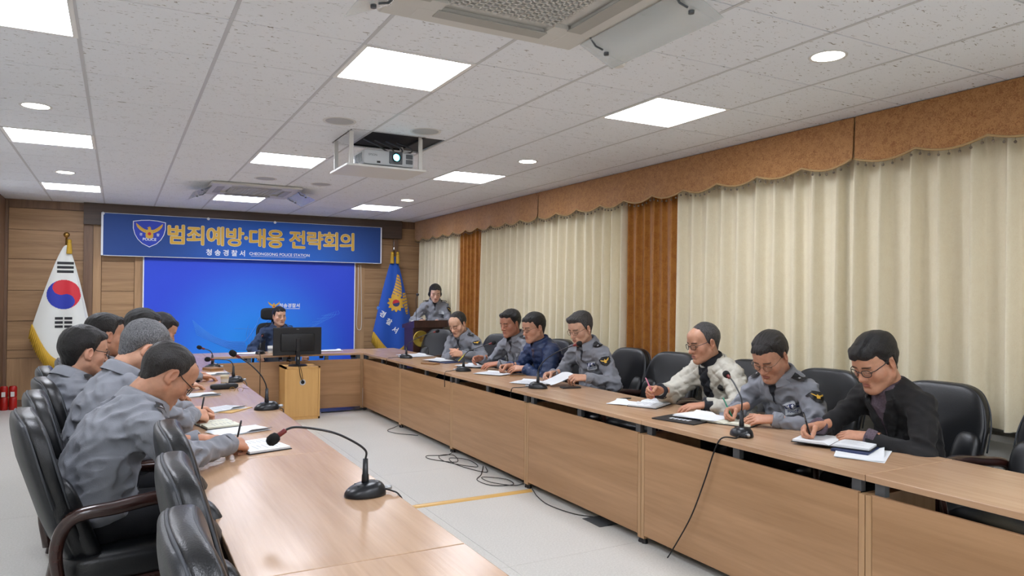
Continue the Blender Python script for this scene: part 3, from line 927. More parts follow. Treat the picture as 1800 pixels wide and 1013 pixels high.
def ko_overlay(t, Sf):
    mp = flag_map(Sf, -.018, 1.46)
    r = .188
    a = R(-72)
    def side(x, y):
        X = x * math.cos(a) + y * math.sin(a); Y = -x * math.sin(a) + y * math.cos(a)
        if X * X + Y * Y > r * r: return 0
        if (X + r / 2) ** 2 + Y * Y < r * r / 4: return 1
        if (X - r / 2) ** 2 + Y * Y < r * r / 4: return 2
        return 1 if Y > 0 else 2
    patch_cells(lambda x, y: side(x, y) == 1, -r, r, -r, r, 64, mp, 'red_swirl', 'print_red', t)
    patch_cells(lambda x, y: side(x, y) == 2, -r, r, -r, r, 64, mp, 'blue_swirl', 'print_blue', t)
    mu = flag_map(Sf, -.005, 1.81)
    for k in range(3):
        patch_cells(lambda x, y: True, -.092, .092, .055 - .055 * k - .017, .055 - .055 * k + .017, 8, mu, 'trigram_bar', 'print_black', t)
    ml = flag_map(Sf, -.015, 1.10)
    for k in range(3):
        for s in (-1, 1):
            patch_cells(lambda x, y: True, s * .052 - .044, s * .052 + .044, .053 - .053 * k - .016, .053 - .053 * k + .016, 6, ml, 'trigram_bar', 'print_black', t)
def ball_finial(t, H):
    MB().sphere((0, 0, H + .035), .036, 18, 12).build('finial', 'brass', t, True)
def spear_finial(t, H):
    MB().lathe([(.012, 0), (.016, .03), (.006, .06), (.004, .14), (.0005, .15)], 10, c=(0, 0, H - .01)).build('finial', 'chrome', t, True)
flag((-.60, 11.0, 0), 'flag_white', 'white national flag with red and blue circle on a stand at left', 2.2, lambda u: 1.02 + .50 * math.sin(PI * min(1, u * 1.05)) ** 1.0 * (1 - .15 * u) if u < .95 else 1.2, .33, .285, ko_overlay, ball_finial)
def police_overlay(t, Sf):
    mp = flag_map(Sf, .02, 1.36)
    n = 22
    def petal(x, y):
        rr = math.hypot(x, y); a = math.atan2(y, x)
        return .055 < rr < .125 + .018 * math.cos(a * 12)
    patch_cells(petal, -.15, .15, -.15, .15, 44, mp, 'emblem_flower', 'print_gold', t)
    patch_cells(lambda x, y: x * x + y * y < .0031 and y > .3 * x * (1 - abs(x) * 10), -.056, .056, -.056, .056, 26, mp, 'emblem_red', 'print_red', t)
    patch_cells(lambda x, y: x * x + y * y < .0031 and not y > .3 * x * (1 - abs(x) * 10), -.056, .056, -.056, .056, 26, mp, 'emblem_blue', 'print_navy', t)
    def wing(x, y):
        # tall upright wing above the flower, leaning right
        t_ = (y - .10) / .36
        if not 0 < t_ < 1: return False
        c = .01 + .03 * math.sin(t_ * 2.2)
        w = .075 * (1 - t_) ** .8 + .012
        return abs(x - c) < w and (math.sin(y * 130 + x * 60) > -.75)
    patch_cells(wing, -.1, .15, .09, .47, 60, mp, 'emblem_wing', 'print_gold', t)
    def wing2(x, y):
        t_ = (.16 - y) / .34
        if not 0 < t_ < 1: return False
        c = .14 + .05 * t_
        return abs(x - c) < .045 * (1 - abs(t_ - .4)) and (math.sin(y * 130 - x * 40) > -.75)
    patch_cells(wing2, .06, .24, -.2, .17, 50, mp, 'emblem_wing', 'print_gold', t)
    for s, x, z, sz_ in (('청', -.27, 1.28, .05), ('경', -.20, 1.18, .105), ('찰', -.10, 1.06, .105), ('서', 0.0, .93, .105)):
        m_ = flag_map(Sf, x, z, .006)
        rt = Matrix.Rotation(R(-28), 3, 'Z')
        lettering(s, sz_, None, 'print_white' if sz_ > .06 else 'print_line_blue', t, .003, mapf=lambda v: m_(rt @ v))
flag((3.84, 11.0, 0), 'flag_blue', 'blue police flag with gold emblem on a stand beside the lectern', 2.2, lambda u: 1.0 + .50 * math.sin(PI * min(1, .12 + u * .78)), .31, .30, police_overlay, spear_finial)

# ================================================================ LECTERN
t = thing('lectern', 'dark wooden lectern with round gold emblem', 'lectern', (3.81, 9.58, 0))
MB().box((-.02, 0, .52), (.44, .36, 1.04), bev=.006).build('body', 'wood_podium', t)
tp = MB()
tp.raw([(-.25, -.24, 1.04), (.25, -.24, 1.04), (.25, .24, 1.02), (-.25, .24, 1.02), (-.25, -.24, 1.14), (.25, -.24, 1.14), (.25, .24, 1.07), (-.25, .24, 1.07)],
       [(0, 3, 2, 1), (4, 5, 6, 7), (0, 1, 5, 4), (1, 2, 6, 5), (2, 3, 7, 6), (3, 0, 4, 7)])
tp.build('reading_top', 'wood_podium', t)
MB().box((0, 0, .04), (.46, .42, .08), bev=.01).build('plinth', 'wood_podium', t)
mat('emblem_gold', '#c9b050', .35, .6)
em = MB().lathe([(.112, 0), (.112, .012), (.104, .016), (.099, .012), (.001, .012)], 40, c=(-.13, -.18, .885), rot=Matrix.Rotation(PI / 2, 3, 'X')).build('round_emblem', 'emblem_gold', t, 40)
emblem(em, lambda v, M=FRONT(-.13, -.1945, .895): M @ v, .085, 'eagle_relief', 'print_gold_dark', 'print_gold', False)
MB().lathe([(.014, 0), (.014, .004)], 16, c=(-.13, -.1925, .86), rot=Matrix.Rotation(PI / 2, 3, 'X')).build('centre_stud', 'print_black', em)
tag(MB().tube(smooth_path([(3.62, 9.42, 1.13), (3.62, 9.43, 1.30), (3.635, 9.47, 1.44), (3.68, 9.54, 1.49)], 8), .004, 6).sphere((3.69, 9.56, 1.495), .02, 12, 8).build('lectern_microphone', 'black_plastic', None, True),
    'thin gooseneck microphone on the lectern by the woman', 'microphone')

# ================================================================ CHAIRS
mat('leather_black', '#0f1114', .34, spec=.5, bump=(260, .12, 2))
mat('leather_back', '#1f2226', .42, spec=.5, bump=(260, .12, 2))
mat('thread', '#3a3d42', .6)
def sq(a, e):
    return math.copysign(abs(a) ** e, a)
def superell(b, c, r, e1, e2, warp=None, n=28, m=20):
    def fn(u, v):
        th = 2 * PI * u; ph = -PI / 2 + PI * v
        p = Vector((r[0] * sq(math.cos(ph), e1) * sq(math.cos(th), e2), r[1] * sq(math.cos(ph), e1) * sq(math.sin(th), e2), r[2] * sq(math.sin(ph), e1)))
        p = p + Vector(c)
        return warp(p) if warp else p
    return b.grid(fn, n, m, closed_u=True)
def back_warp(p):
    h = (p.z - .46) / .60                      # 0 seat .. 1 top
    x = p.x * (1.0 - .16 * max(0, h - .45) ** 2 * 3.3) * (.92 + .12 * min(1, max(0, h) * 2))
    y = p.y + .42 * x * x - .03 * math.sin(PI * min(1, max(0, h)))
    y += -.14 * h - .03 * h * h                # recline
    return Vector((x, y - .17, p.z - .035 * max(0, h)))
def make_chair(label):
    t = thing('leather_chair', label, 'chair', (0, 0, 0), 0, 'black leather meeting chairs')
    superell(MB(), (0, 0, .745), (.262, .048, .315), .42, .5, back_warp, 40, 26).build('backrest', 'leather_black', t, True)
    superell(MB(), (0, -.018, .745), (.25, .042, .305), .35, .35, back_warp, 32, 20).build('back_shell', 'leather_back', t, True)
    for s in (-1, 1):
        superell(MB(), (s * .185, .032, .62), (.075, .046, .19), .6, .7, back_warp, 20, 14).build('side_bolster', 'leather_black', t, True)
    # stitched welts
    for yy in (.022, -.03):
        pts = []
        for k in range(33):
            a = PI * k / 32
            pts.append(back_warp(Vector((.264 * sq(math.cos(a), .45), yy, .70 + .355 * sq(math.sin(a), .45)))))
        MB().tube(pts, .0045, 6).build('welt', 'thread', t, True)
    superell(MB(), (0, .03, .435), (.265, .26, .065), .45, .35, None, 36, 14).build('seat', 'leather_black', t, True)
    MB().box((0, .02, .36), (.50, .48, .05), bev=.01).build('seat_frame', 'wood_chair', t)
    for s in (-1, 1):
        path = smooth_path([(s * .275, -.235, .40), (s * .285, -.25, .55), (s * .295, -.20, .655), (s * .305, -.06, .675), (s * .305, .10, .69), (s * .30, .22, .665), (s * .295, .262, .60), (s * .285, .235, .48), (s * .28, .225, .37)], 6)
        b = MB()
        b.tube(path, [.021 + .006 * math.sin(PI * k / (len(path) - 1)) for k in range(len(path))], 10)
        b.build('arm', 'wood_chair', t, True)
        MB().tube([(s * .25, .225, .37), (s * .262, .235, .0)], [.026, .017], 10).build('leg', 'wood_chair', t, True)
        MB().tube([(s * .25, -.20, .37), (s * .262, -.27, .0)], [.026, .017], 10).build('leg', 'wood_chair', t, True)
    return t
chair_proto = None
def place_chair(x, y, face, label):
    """face = direction the sitter looks, degrees from +X"""
    global chair_proto
    if chair_proto is None:
        chair_proto = c = make_chair(label)
    else:
        c = copy_tree(chair_proto)
    c.location = (x, y, 0); c.rotation_euler = (0, 0, R(face - 90)); c['label'] = label
    return c
# left row, facing the table (+X)
place_chair(.02, 3.43, 8, 'black leather chair of the man nearest the camera, full side in view')
place_chair(.0, 4.04, 6, 'black leather chair of the grey-haired man in the left row')
place_chair(-.02, 4.68, 10, 'black leather chair of the man leaning back in the left row')
place_chair(-.06, 5.34, 4, 'black leather chair of the short-haired man, fourth in the left row')
place_chair(.0, 5.98, 4, 'black leather chair of the fifth person in the left row')
place_chair(.06, 6.62, 4, 'black leather chair of the farthest person in the left row')
place_chair(.50, 2.83, 0, 'empty black leather chair pushed in beside the nearest man')
place_chair(.48, 2.22, 0, 'empty black leather chair, middle of the three near the camera')
place_chair(.46, 1.61, 0, 'empty black leather chair at the bottom picture edge')
# right row, facing the table (-X)
place_chair(3.72, 2.40, 180, 'black leather chair behind the man in the black suit')
place_chair(3.70, 1.77, 170, 'empty black leather chair cut by the right picture edge')
place_chair(3.76, 3.14, 184, 'black leather chair of the officer writing with a green pen')
place_chair(3.84, 3.86, 182, 'black leather chair of the man in the white padded jacket')
place_chair(3.80, 4.64, 188, 'empty black leather chair below the near gold curtain')
place_chair(3.76, 5.22, 182, 'black leather chair of the officer holding a sheet')
place_chair(3.78, 5.95, 182, 'black leather chair of the man in the navy padded jacket')
place_chair(3.88, 6.62, 182, 'black leather chair of the grey jacket officer beside the navy padded jacket')
place_chair(3.78, 7.72, 195, 'black leather chair of the balding officer with clasped hands')
place_chair(3.60, 9.02, 208, 'empty black leather chair in front of the lectern')

# the chief's office chair
mat('mesh_black', '#0f1013', .7, bump=(500, .4))
t = thing('office_chair', 'black office chair with headrest behind the seated chief', 'chair', (1.93, 10.36, 0))
for k in range(5):
    a = 2 * PI * k / 5 + .3
    MB().tube([(0, 0, .09), (.3 * math.cos(a), .3 * math.sin(a), .065)], [.025, .016], 8).build('leg', 'black_plastic', t, True)
    MB().sphere((.3 * math.cos(a), .3 * math.sin(a), .03), .03, 10, 8).build('caster', 'black_rubber', t, True)
MB().tube([(0, 0, .08), (0, 0, .42)], .025, 10).build('column', 'dark_metal', t, True)
superell(MB(), (0, 0, .45), (.25, .25, .045), .4, .4).build('seat', 'mesh_black', t, True)
superell(MB(), (0, .27, .80), (.23, .03, .28), .4, .4, lambda p: Vector((p.x, p.y - .5 * p.x * p.x + .12 * (p.z - .6), p.z))).build('backrest', 'mesh_black', t, True)
superell(MB(), (-.02, .30, 1.205), (.15, .03, .085), .5, .45, lambda p: Vector((p.x, p.y - 1.0 * p.x * p.x, p.z))).build('headrest', 'mesh_black', t, True)
MB().tube([(0, .30, 1.0), (0, .33, 1.15)], .018, 8).build('headrest_stem', 'black_plastic', t, True)
for s in (-1, 1):
    MB().tube([(s * .27, .05, .44), (s * .3, .05, .55), (s * .3, .02, .66)], .016, 8).build('arm_post', 'black_plastic', t, True)
    MB().box((s * .3, 0, .675), (.07, .25, .03), bev=.012).build('arm_pad', 'black_plastic', t)

# ================================================================ PEOPLE: implicit surfaces
class Field:
    def __init__(s, lo, hi, vox):
        s.lo = np.array(lo, float); s.vox = vox
        s.n = np.maximum(2, np.ceil((np.array(hi) - s.lo) / vox).astype(int) + 1)
        s.D = np.full(s.n, .5, np.float32)
        s.ax = [(s.lo[i] + vox * np.arange(s.n[i])).astype(np.float32) for i in range(3)]
    def _sub(s, lo, hi):
        a = np.clip(np.floor((np.array(lo) - s.lo) / s.vox).astype(int), 0, s.n)
        b = np.clip(np.ceil((np.array(hi) - s.lo) / s.vox).astype(int) + 1, 0, s.n)
        sl = tuple(slice(a[i], b[i]) for i in range(3))
        if any(b[i] <= a[i] for i in range(3)):
            return None, None
        return sl, (s.ax[0][sl[0]][:, None, None], s.ax[1][sl[1]][None, :, None], s.ax[2][sl[2]][None, None, :])
    def op(s, prim, k=.01, sub=False):
        fn, lo, hi = prim
        pad = k + 3 * s.vox
        sl, P = s._sub(np.array(lo) - pad, np.array(hi) + pad)
        if sl is None:
            return s
        d = fn(*P); a = s.D[sl]
        if sub:
            h = np.maximum(k - np.abs(-a - d), 0) / k if k > 0 else 0
            s.D[sl] = -(np.minimum(-a, d) - h * h * k * .25)
        else:
            h = np.maximum(k - np.abs(a - d), 0) / k if k > 0 else 0
            s.D[sl] = np.minimum(a, d) - h * h * k * .25
        return s
    def displace(s, fn, band=.05):
        idx = np.nonzero(np.abs(s.D) < band)
        P = [s.ax[i][idx[i]] for i in range(3)]
        s.D[idx] += fn(*P).astype(np.float32)
    def sample(s, P):
        q = (np.asarray(P) - s.lo) / s.vox
        i = np.clip(np.floor(q).astype(int), 0, s.n - 2); f = np.clip(q - i, 0, 1)
        r = 0
        for a in (0, 1):
            for b in (0, 1):
                for c in (0, 1):
                    w = (f[:, 0] if a else 1 - f[:, 0]) * (f[:, 1] if b else 1 - f[:, 1]) * (f[:, 2] if c else 1 - f[:, 2])
                    r = r + w * s.D[i[:, 0] + a, i[:, 1] + b, i[:, 2] + c]
        return r
    def surface(s):
        D = s.D; S = D < 0
        n = s.n - 1
        corners = [(a, b, c) for a in (0, 1) for b in (0, 1) for c in (0, 1)]
        cnt = np.zeros(n, np.int8)
        for a, b, c in corners:
            cnt += S[a:a + n[0], b:b + n[1], c:c + n[2]]
        act = (cnt > 0) & (cnt < 8)
        idx = np.stack(np.nonzero(act), 1)
        if len(idx) == 0:
            return np.zeros((0, 3)), np.zeros((0, 4), int)
        vals = np.stack([D[idx[:, 0] + a, idx[:, 1] + b, idx[:, 2] + c] for a, b, c in corners], 1)
        acc = np.zeros((len(idx), 3)); num = np.zeros(len(idx))
        cs = np.array(corners, float)
        for i in range(8):
            for j in range(i + 1, 8):
                if np.abs(cs[i] - cs[j]).sum() != 1:
                    continue
                v0, v1 = vals[:, i], vals[:, j]
                m = (v0 < 0) != (v1 < 0)
                t = v0[m] / (v0[m] - v1[m])
                acc[m] += cs[i] + t[:, None] * (cs[j] - cs[i]); num[m] += 1
        V = (idx + acc / num[:, None]) * s.vox + s.lo
        cid = np.full(n, -1, np.int32); cid[act] = np.arange(len(idx))
        F = []
        for ax in range(3):
            o1, o2 = [(1, 2), (2, 0), (0, 1)][ax]
            lo_ = [slice(None)] * 3; hi_ = [slice(None)] * 3
            lo_[ax] = slice(0, -1); hi_[ax] = slice(1, None)
            for o in (o1, o2):
                lo_[o] = slice(1, -1); hi_[o] = slice(1, -1)
            A = S[tuple(lo_)]; B = S[tuple(hi_)]
            e = np.stack(np.nonzero(A != B), 1)
            if not len(e):
                continue
            inside = A[e[:, 0], e[:, 1], e[:, 2]]
            base = e.copy(); base[:, o1] += 1; base[:, o2] += 1
            def c(d1, d2):
                q = base.copy(); q[:, o1] += d1; q[:, o2] += d2
                return cid[q[:, 0], q[:, 1], q[:, 2]]
            quad = np.stack([c(-1, -1), c(0, -1), c(0, 0), c(-1, 0)], 1)
            quad[~inside] = quad[~inside][:, ::-1]
            F.append(quad)
        F = np.concatenate(F)
        return V, F[(F >= 0).all(1)]

def nv(a):
    return np.array(a, float)
def cone(a, b, ra, rb, flat=None, wave=None):
    """tapered capsule; flat=(axis, factor) squeezes the section; wave=(count, amp) quilting"""
    a = nv(a); b = nv(b); ab = b - a; L2 = max(1e-9, ab @ ab)
    if flat is not None:
        n = nv(flat[0]); n = n / np.linalg.norm(n); sc = 1 / flat[1]
    def fn(x, y, z):
        px, py, pz = x - a[0], y - a[1], z - a[2]
        if flat is not None:
            q = (px * n[0] + py * n[1] + pz * n[2]) * (sc - 1)
            px, py, pz = px + n[0] * q, py + n[1] * q, pz + n[2] * q
        t = (px * ab[0] + py * ab[1] + pz * ab[2]) / L2
        tc = np.clip(t, 0, 1)
        d = np.sqrt((px - tc * ab[0]) ** 2 + (py - tc * ab[1]) ** 2 + (pz - tc * ab[2]) ** 2) - (ra + (rb - ra) * tc)
        if wave is not None:
            d = d - wave[1] * (np.sqrt(np.abs(np.sin(PI * t * wave[0]))) - .6)
        return d
    r = max(ra, rb) * (1.0 if flat is None else max(1, flat[1])) + (wave[1] if wave else 0)
    return fn, np.minimum(a, b) - r, np.maximum(a, b) + r
def ell(c, r, M=None, wave=None):
    c = nv(c); r = nv(r)
    M = np.eye(3) if M is None else np.array(M)
    def fn(x, y, z):
        px, py, pz = x - c[0], y - c[1], z - c[2]
        q = [(M[0, i] * px + M[1, i] * py + M[2, i] * pz) for i in range(3)]
        k0 = np.sqrt((q[0] / r[0]) ** 2 + (q[1] / r[1]) ** 2 + (q[2] / r[2]) ** 2) + 1e-6
        k1 = np.sqrt((q[0] / r[0] ** 2) ** 2 + (q[1] / r[1] ** 2) ** 2 + (q[2] / r[2] ** 2) ** 2) + 1e-6
        d = k0 * (k0 - 1) / k1
        if wave is not None:
            d = d - wave[1] * (np.sqrt(np.abs(np.sin(PI * q[2] / wave[0]))) - .6)
        return d
    ext = np.abs(M) @ r + (wave[1] if wave else 0)
    return fn, c - ext, c + ext
def ball(c, r):
    return ell(c, (r, r, r))
def rotx(a):
    c, s = math.cos(a), math.sin(a); return np.array([[1, 0, 0], [0, c, -s], [0, s, c]])
def roty(a):
    c, s = math.cos(a), math.sin(a); return np.array([[c, 0, s], [0, 1, 0], [-s, 0, c]])
def rotz(a):
    c, s = math.cos(a), math.sin(a); return np.array([[c, -s, 0], [s, c, 0], [0, 0, 1]])
def wav(seed, n, f0, f1):
    r = np.random.RandomState(seed)
    D = r.normal(size=(n, 3)); D /= np.linalg.norm(D, axis=1)[:, None]
    Fq = r.uniform(f0, f1, n); Ph = r.uniform(0, 6.28, n)
    W = r.normal(size=(n, 3)) * 3.0
    def fn(x, y, z):
        o = 0
        for i in range(n):
            w = np.sin(x * W[i, 0] * 3 + y * W[i, 1] * 3 + z * W[i, 2] * 3 + Ph[i]) * 1.1
            o = o + np.sin((x * D[i, 0] + y * D[i, 1] + z * D[i, 2]) * Fq[i] + Ph[i] * 2 + w)
        return o / math.sqrt(n)
    return fn
def np_mesh(name, V, F, mats, smooth=True, mi=None, col=None):
    me = bpy.data.meshes.new(name)
    V = np.asarray(V, np.float32); F = np.asarray(F, np.int32)
    me.vertices.add(len(V)); me.vertices.foreach_set('co', V.ravel())
    me.loops.add(F.size); me.loops.foreach_set('vertex_index', F.ravel())
    me.polygons.add(len(F))
    me.polygons.foreach_set('loop_start', np.arange(0, F.size, 4, dtype=np.int32))
    try:
        me.polygons.foreach_set('loop_total', np.full(len(F), 4, np.int32))
    except Exception:
        pass
    me.polygons.foreach_set('use_smooth', np.ones(len(F), bool))
    for m in (mats if isinstance(mats, (list, tuple)) else [mats]):
        me.materials.append(MATS[m])
    if mi is not None:
        me.polygons.foreach_set('material_index', np.asarray(mi, np.int32))
    me.update(calc_edges=True)
    me.validate()
    if col is not None and len(me.vertices) == len(V):
        ca = me.color_attributes.new('Tone', 'FLOAT_COLOR', 'POINT')
        ca.data.foreach_set('color', np.concatenate([col, np.ones((len(col), 1))], 1).astype(np.float32).ravel())
    return me

def skin_material():
    m, N, L, b = _new('skin')
    a = N.new('ShaderNodeAttribute'); a.attribute_name = 'Tone'
    tc = N.new('ShaderNodeTexCoord'); n = N.new('ShaderNodeTexNoise'); n.inputs['Scale'].default_value = 55; n.inputs['Detail'].default_value = 4
    L.new(tc.outputs['Object'], n.inputs['Vector'])
    r = N.new('ShaderNodeMapRange'); r.inputs[1].default_value = .3; r.inputs[2].default_value = .7; r.inputs[3].default_value = .9; r.inputs[4].default_value = 1.06
    L.new(n.outputs['Fac'], r.inputs[0])
    mx = N.new('ShaderNodeMix'); mx.data_type = 'RGBA'; mx.blend_type = 'MULTIPLY'; mx.inputs[0].default_value = 1
    L.new(a.outputs['Color'], mx.inputs[6]); L.new(r.outputs[0], mx.inputs[7])
    L.new(mx.outputs[2], b.inputs['Base Color'])
    b.inputs['Roughness'].default_value = .48
    b.inputs['Specular IOR Level'].default_value = .4
    b.inputs['Subsurface Weight'].default_value = .08
    b.inputs['Subsurface Radius'].default_value = (.012, .005, .003)
    b.inputs['Subsurface Scale'].default_value = .5
skin_material()
def hair_material(name, c1, c2):
    m, N, L, b = _new(name)
    tc = N.new('ShaderNodeTexCoord'); mp = N.new('ShaderNodeMapping'); mp.inputs['Scale'].default_value = (420, 170, 110)
    L.new(tc.outputs['Object'], mp.inputs[0])
    n = N.new('ShaderNodeTexNoise'); n.inputs['Scale'].default_value = 1; n.inputs['Detail'].default_value = 5; n.inputs['Distortion'].default_value = .6
    L.new(mp.outputs[0], n.inputs['Vector'])
    r = N.new('ShaderNodeMapRange'); r.inputs[1].default_value = .38; r.inputs[2].default_value = .66
    L.new(n.outputs['Fac'], r.inputs[0])
    mx = N.new('ShaderNodeMix'); mx.data_type = 'RGBA'
    mx.inputs[6].default_value = (*rgb(c1), 1); mx.inputs[7].default_value = (*rgb(c2), 1)
    L.new(r.outputs[0], mx.inputs[0]); L.new(mx.outputs[2], b.inputs['Base Color'])
    b.inputs['Roughness'].default_value = .4; b.inputs['Specular IOR Level'].default_value = .45
    bp = N.new('ShaderNodeBump'); bp.inputs['Strength'].default_value = 1.0; bp.inputs['Distance'].default_value = .008
    L.new(n.outputs['Fac'], bp.inputs['Height']); L.new(bp.outputs[0], b.inputs['Normal'])
hair_material('hair_black', '#0c0b0c', '#1d1b1b')
hair_material('hair_dark', '#171413', '#2c2826')
hair_material('hair_grey', '#48494c', '#838487')
hair_material('hair_salt', '#1c1b1c', '#5a5858')
mat('cloth_grey', '#787b83', .8, sheen=.15, bump=(320, .18, 2), vary=(9, '#80838b'))
mat('cloth_grey_dark', '#5d6068', .8, sheen=.15, bump=(320, .18, 2))
mat('cloth_navy', '#1a2338', .75, sheen=.2, bump=(300, .15, 2))
mat('cloth_uniform', '#1e3354', .75, sheen=.15, bump=(300, .15, 2))
mat('puffer_navy', '#20345a', .45, bump=(60, .35, 3))
mat('puffer_white', '#bcb9ad', .6, bump=(45, .45, 3))
mat('cloth_black', '#0d0d0f', .85, sheen=.05, bump=(280, .15, 2))
mat('cloth_trouser', '#101218', .85, bump=(280, .12, 2))
mat('shirt_dark', '#14171f', .8)
mat('shirt_purple', '#473b45', .8, vary=(160, '#5c4f59'))
mat('shoe', '#0b0b0b', .35)
mat('badge_black', '#111317', .6)
mat('badge_silver', '#b9bec4', .4)
mat('frame_dark', '#1b1715', .3)
mat('frame_metal', '#7d6a58', .25, .8)
mat('lens_clear', '#e8eef0', .05, trans=.9, alpha=.16)
mat('button', '#9a9da3', .4, .5)

def head_field(vox, P):
    """head in its own frame: origin at ear level, y forward, z up"""
    f = Field((-.105, -.135, -.165), (.105, .145, .145), vox)
    jw = P.get('jaw', 1.0); fat = P.get('fat', 0.)
    f.op(ell((0, -.014, .034), (.0765, .098, .089)), .02)
    f.op(ell((0, .030, -.030), (.062 + fat, .064, .088)), .03)
    for s in (-1, 1):
        f.op(cone((s * .052 * jw, .0, -.055), (s * .018, .072, -.102), .024 + fat, .018 + fat), .03)
        f.op(ball((s * .045, .054, -.026), .026 + fat), .025)
    f.op(ball((0, .076, -.104), .018), .02)
    f.op(cone((-.038, .083, .019), (.038, .083, .019), .013, .013), .016)
    f.op(ell((0, .055, .055), (.058, .045, .042)), .03)
    for s in (-1, 1):       # eye sockets
        f.op(ell((s * .033, .104, -.001), (.018, .014, .011)), .014, sub=True)
    f.op(cone((0, .092, .008), (0, .110, -.032), .008, .0115), .012)
    f.op(ball((0, .109, -.035), .0125), .008)
    for s in (-1, 1):
        f.op(ell((s * .0135, .099, -.038), (.009, .011, .0085)), .006)
        f.op(ell((s * .033, .0835, -.002), (.0145, .0115, .0105)), .004)          # lids
        f.op(cone((s * .020, .094, -.012), (s * .043, .086, -.012), .0035, .003), .006)   # lower lid
    # nostrils, mouth
    for s in (-1, 1):
        f.op(ell((s * .0075, .106, -.0465), (.0035, .006, .003)), .002, sub=True)
    f.op(ell((0, .081, -.068), (.029, .018, .021)), .012)
    f.op(cone((-.020, .0905, -.063), (.020, .0905, -.063), .0042, .0042, ), .006)
    f.op(cone((-.017, .0925, -.0735), (.017, .0925, -.0735), .0055, .0055), .006)
    f.op(ell((0, .102, -.0685), (.024, .009, .0018)), .003, sub=True)
    f.op(ell((0, .096, -.087), (.014, .005, .004)), .006, sub=True)
    for s in (-1, 1):       # ears
        M = rotz(s * R(-22)) @ rotx(R(-10))
        f.op(ell((s * .0795, -.012, -.004), (.010, .020, .033), M), .006)
        f.op(ell((s * .0875, -.006, .0), (.006, .011, .019), M), .004, sub=True)
        f.op(ball((s * .079, -.004, -.033), .0085), .006)
    # neck
    f.op(cone((0, -.022, -.05), (0, -.034, -.165), .054 + fat * .6, .055 + fat * .6), .03)
    return f

def tone(V, skin, P):
    """pigment of the skin: lips, brows, lashes, rosier cheeks"""
    c = np.tile(np.array(rgb(skin)), (len(V), 1))
    x, y, z = np.abs(V[:, 0]), V[:, 1], V[:, 2]
    rosy = np.array([1.0, .80, .76])
    def mixc(w, col):
        nonlocal c
        c = c * (1 - w[:, None]) + np.asarray(col)[None, :] * w[:, None]
    w = np.exp(-((x - .047) ** 2 + (z + .03) ** 2) / (2 * .02 ** 2)) * (y > .03) * .5
    c = c * (1 - w[:, None] * (1 - rosy))
    w = np.exp(-(x ** 2 + (z + .036) ** 2 + (y - .112) ** 2) / (2 * .014 ** 2)) * .5
    c = c * (1 - w[:, None] * (1 - rosy))
    w = np.clip((x - .074) / .006, 0, 1) * .45
    c = c * (1 - w[:, None] * (1 - rosy))
    lip = np.clip(1.15 - ((x / .0235) ** 2 + ((z + .0685) / .0095) ** 2), 0, 1) * (y > .07)
    mixc(np.clip(lip * 2.2, 0, .75), np.array(rgb(P.get('lip', '#8f5048'))))
    bz = .0225 - 4.0 * (x - .036) ** 2
    brow = np.clip(1 - np.abs(z - bz) / .0055, 0, 1) * (x > .011) * (x < .053) * (y > .045)
    mixc(np.clip(brow * 2.0, 0, .85), np.array(rgb(P.get('browc', '#1a1615'))))
    lz = -.0045 - 9 * (x - .033) ** 2 if not P.get('open') else -.0005 - 6 * (x - .033) ** 2
    eye = (np.abs(x - .033) < .0165) & (y > .06)
    if P.get('open'):
        wh = np.clip(1.2 - (((x - .033) / .0145) ** 2 + ((z + .002) / .0045) ** 2), 0, 1) * (y > .06)
        mixc(np.clip(wh * 4, 0, .9), (.55, .52, .5))
        ir = np.clip(1.3 - (((x - .033) / .0055) ** 2 + ((z + .002) / .0055) ** 2), 0, 1) * (y > .06)
        mixc(np.clip(ir * 4, 0, .95), (.015, .01, .008))
        lz = .0022 - 9 * (x - .033) ** 2
    lash = np.clip(1 - np.abs(z - lz) / .0028, 0, 1) * eye
    mixc(np.clip(lash * 2, 0, .85), (.02, .015, .013))
    stub = P.get('stubble', .0)
    if stub:
        w = np.clip((-.045 - z) / .02, 0, 1) * np.clip((y - .0) / .03, 0, 1) * stub * (1 - np.clip(lip * 3, 0, 1))
        mixc(w, np.array(rgb('#6d625c')))
    return c

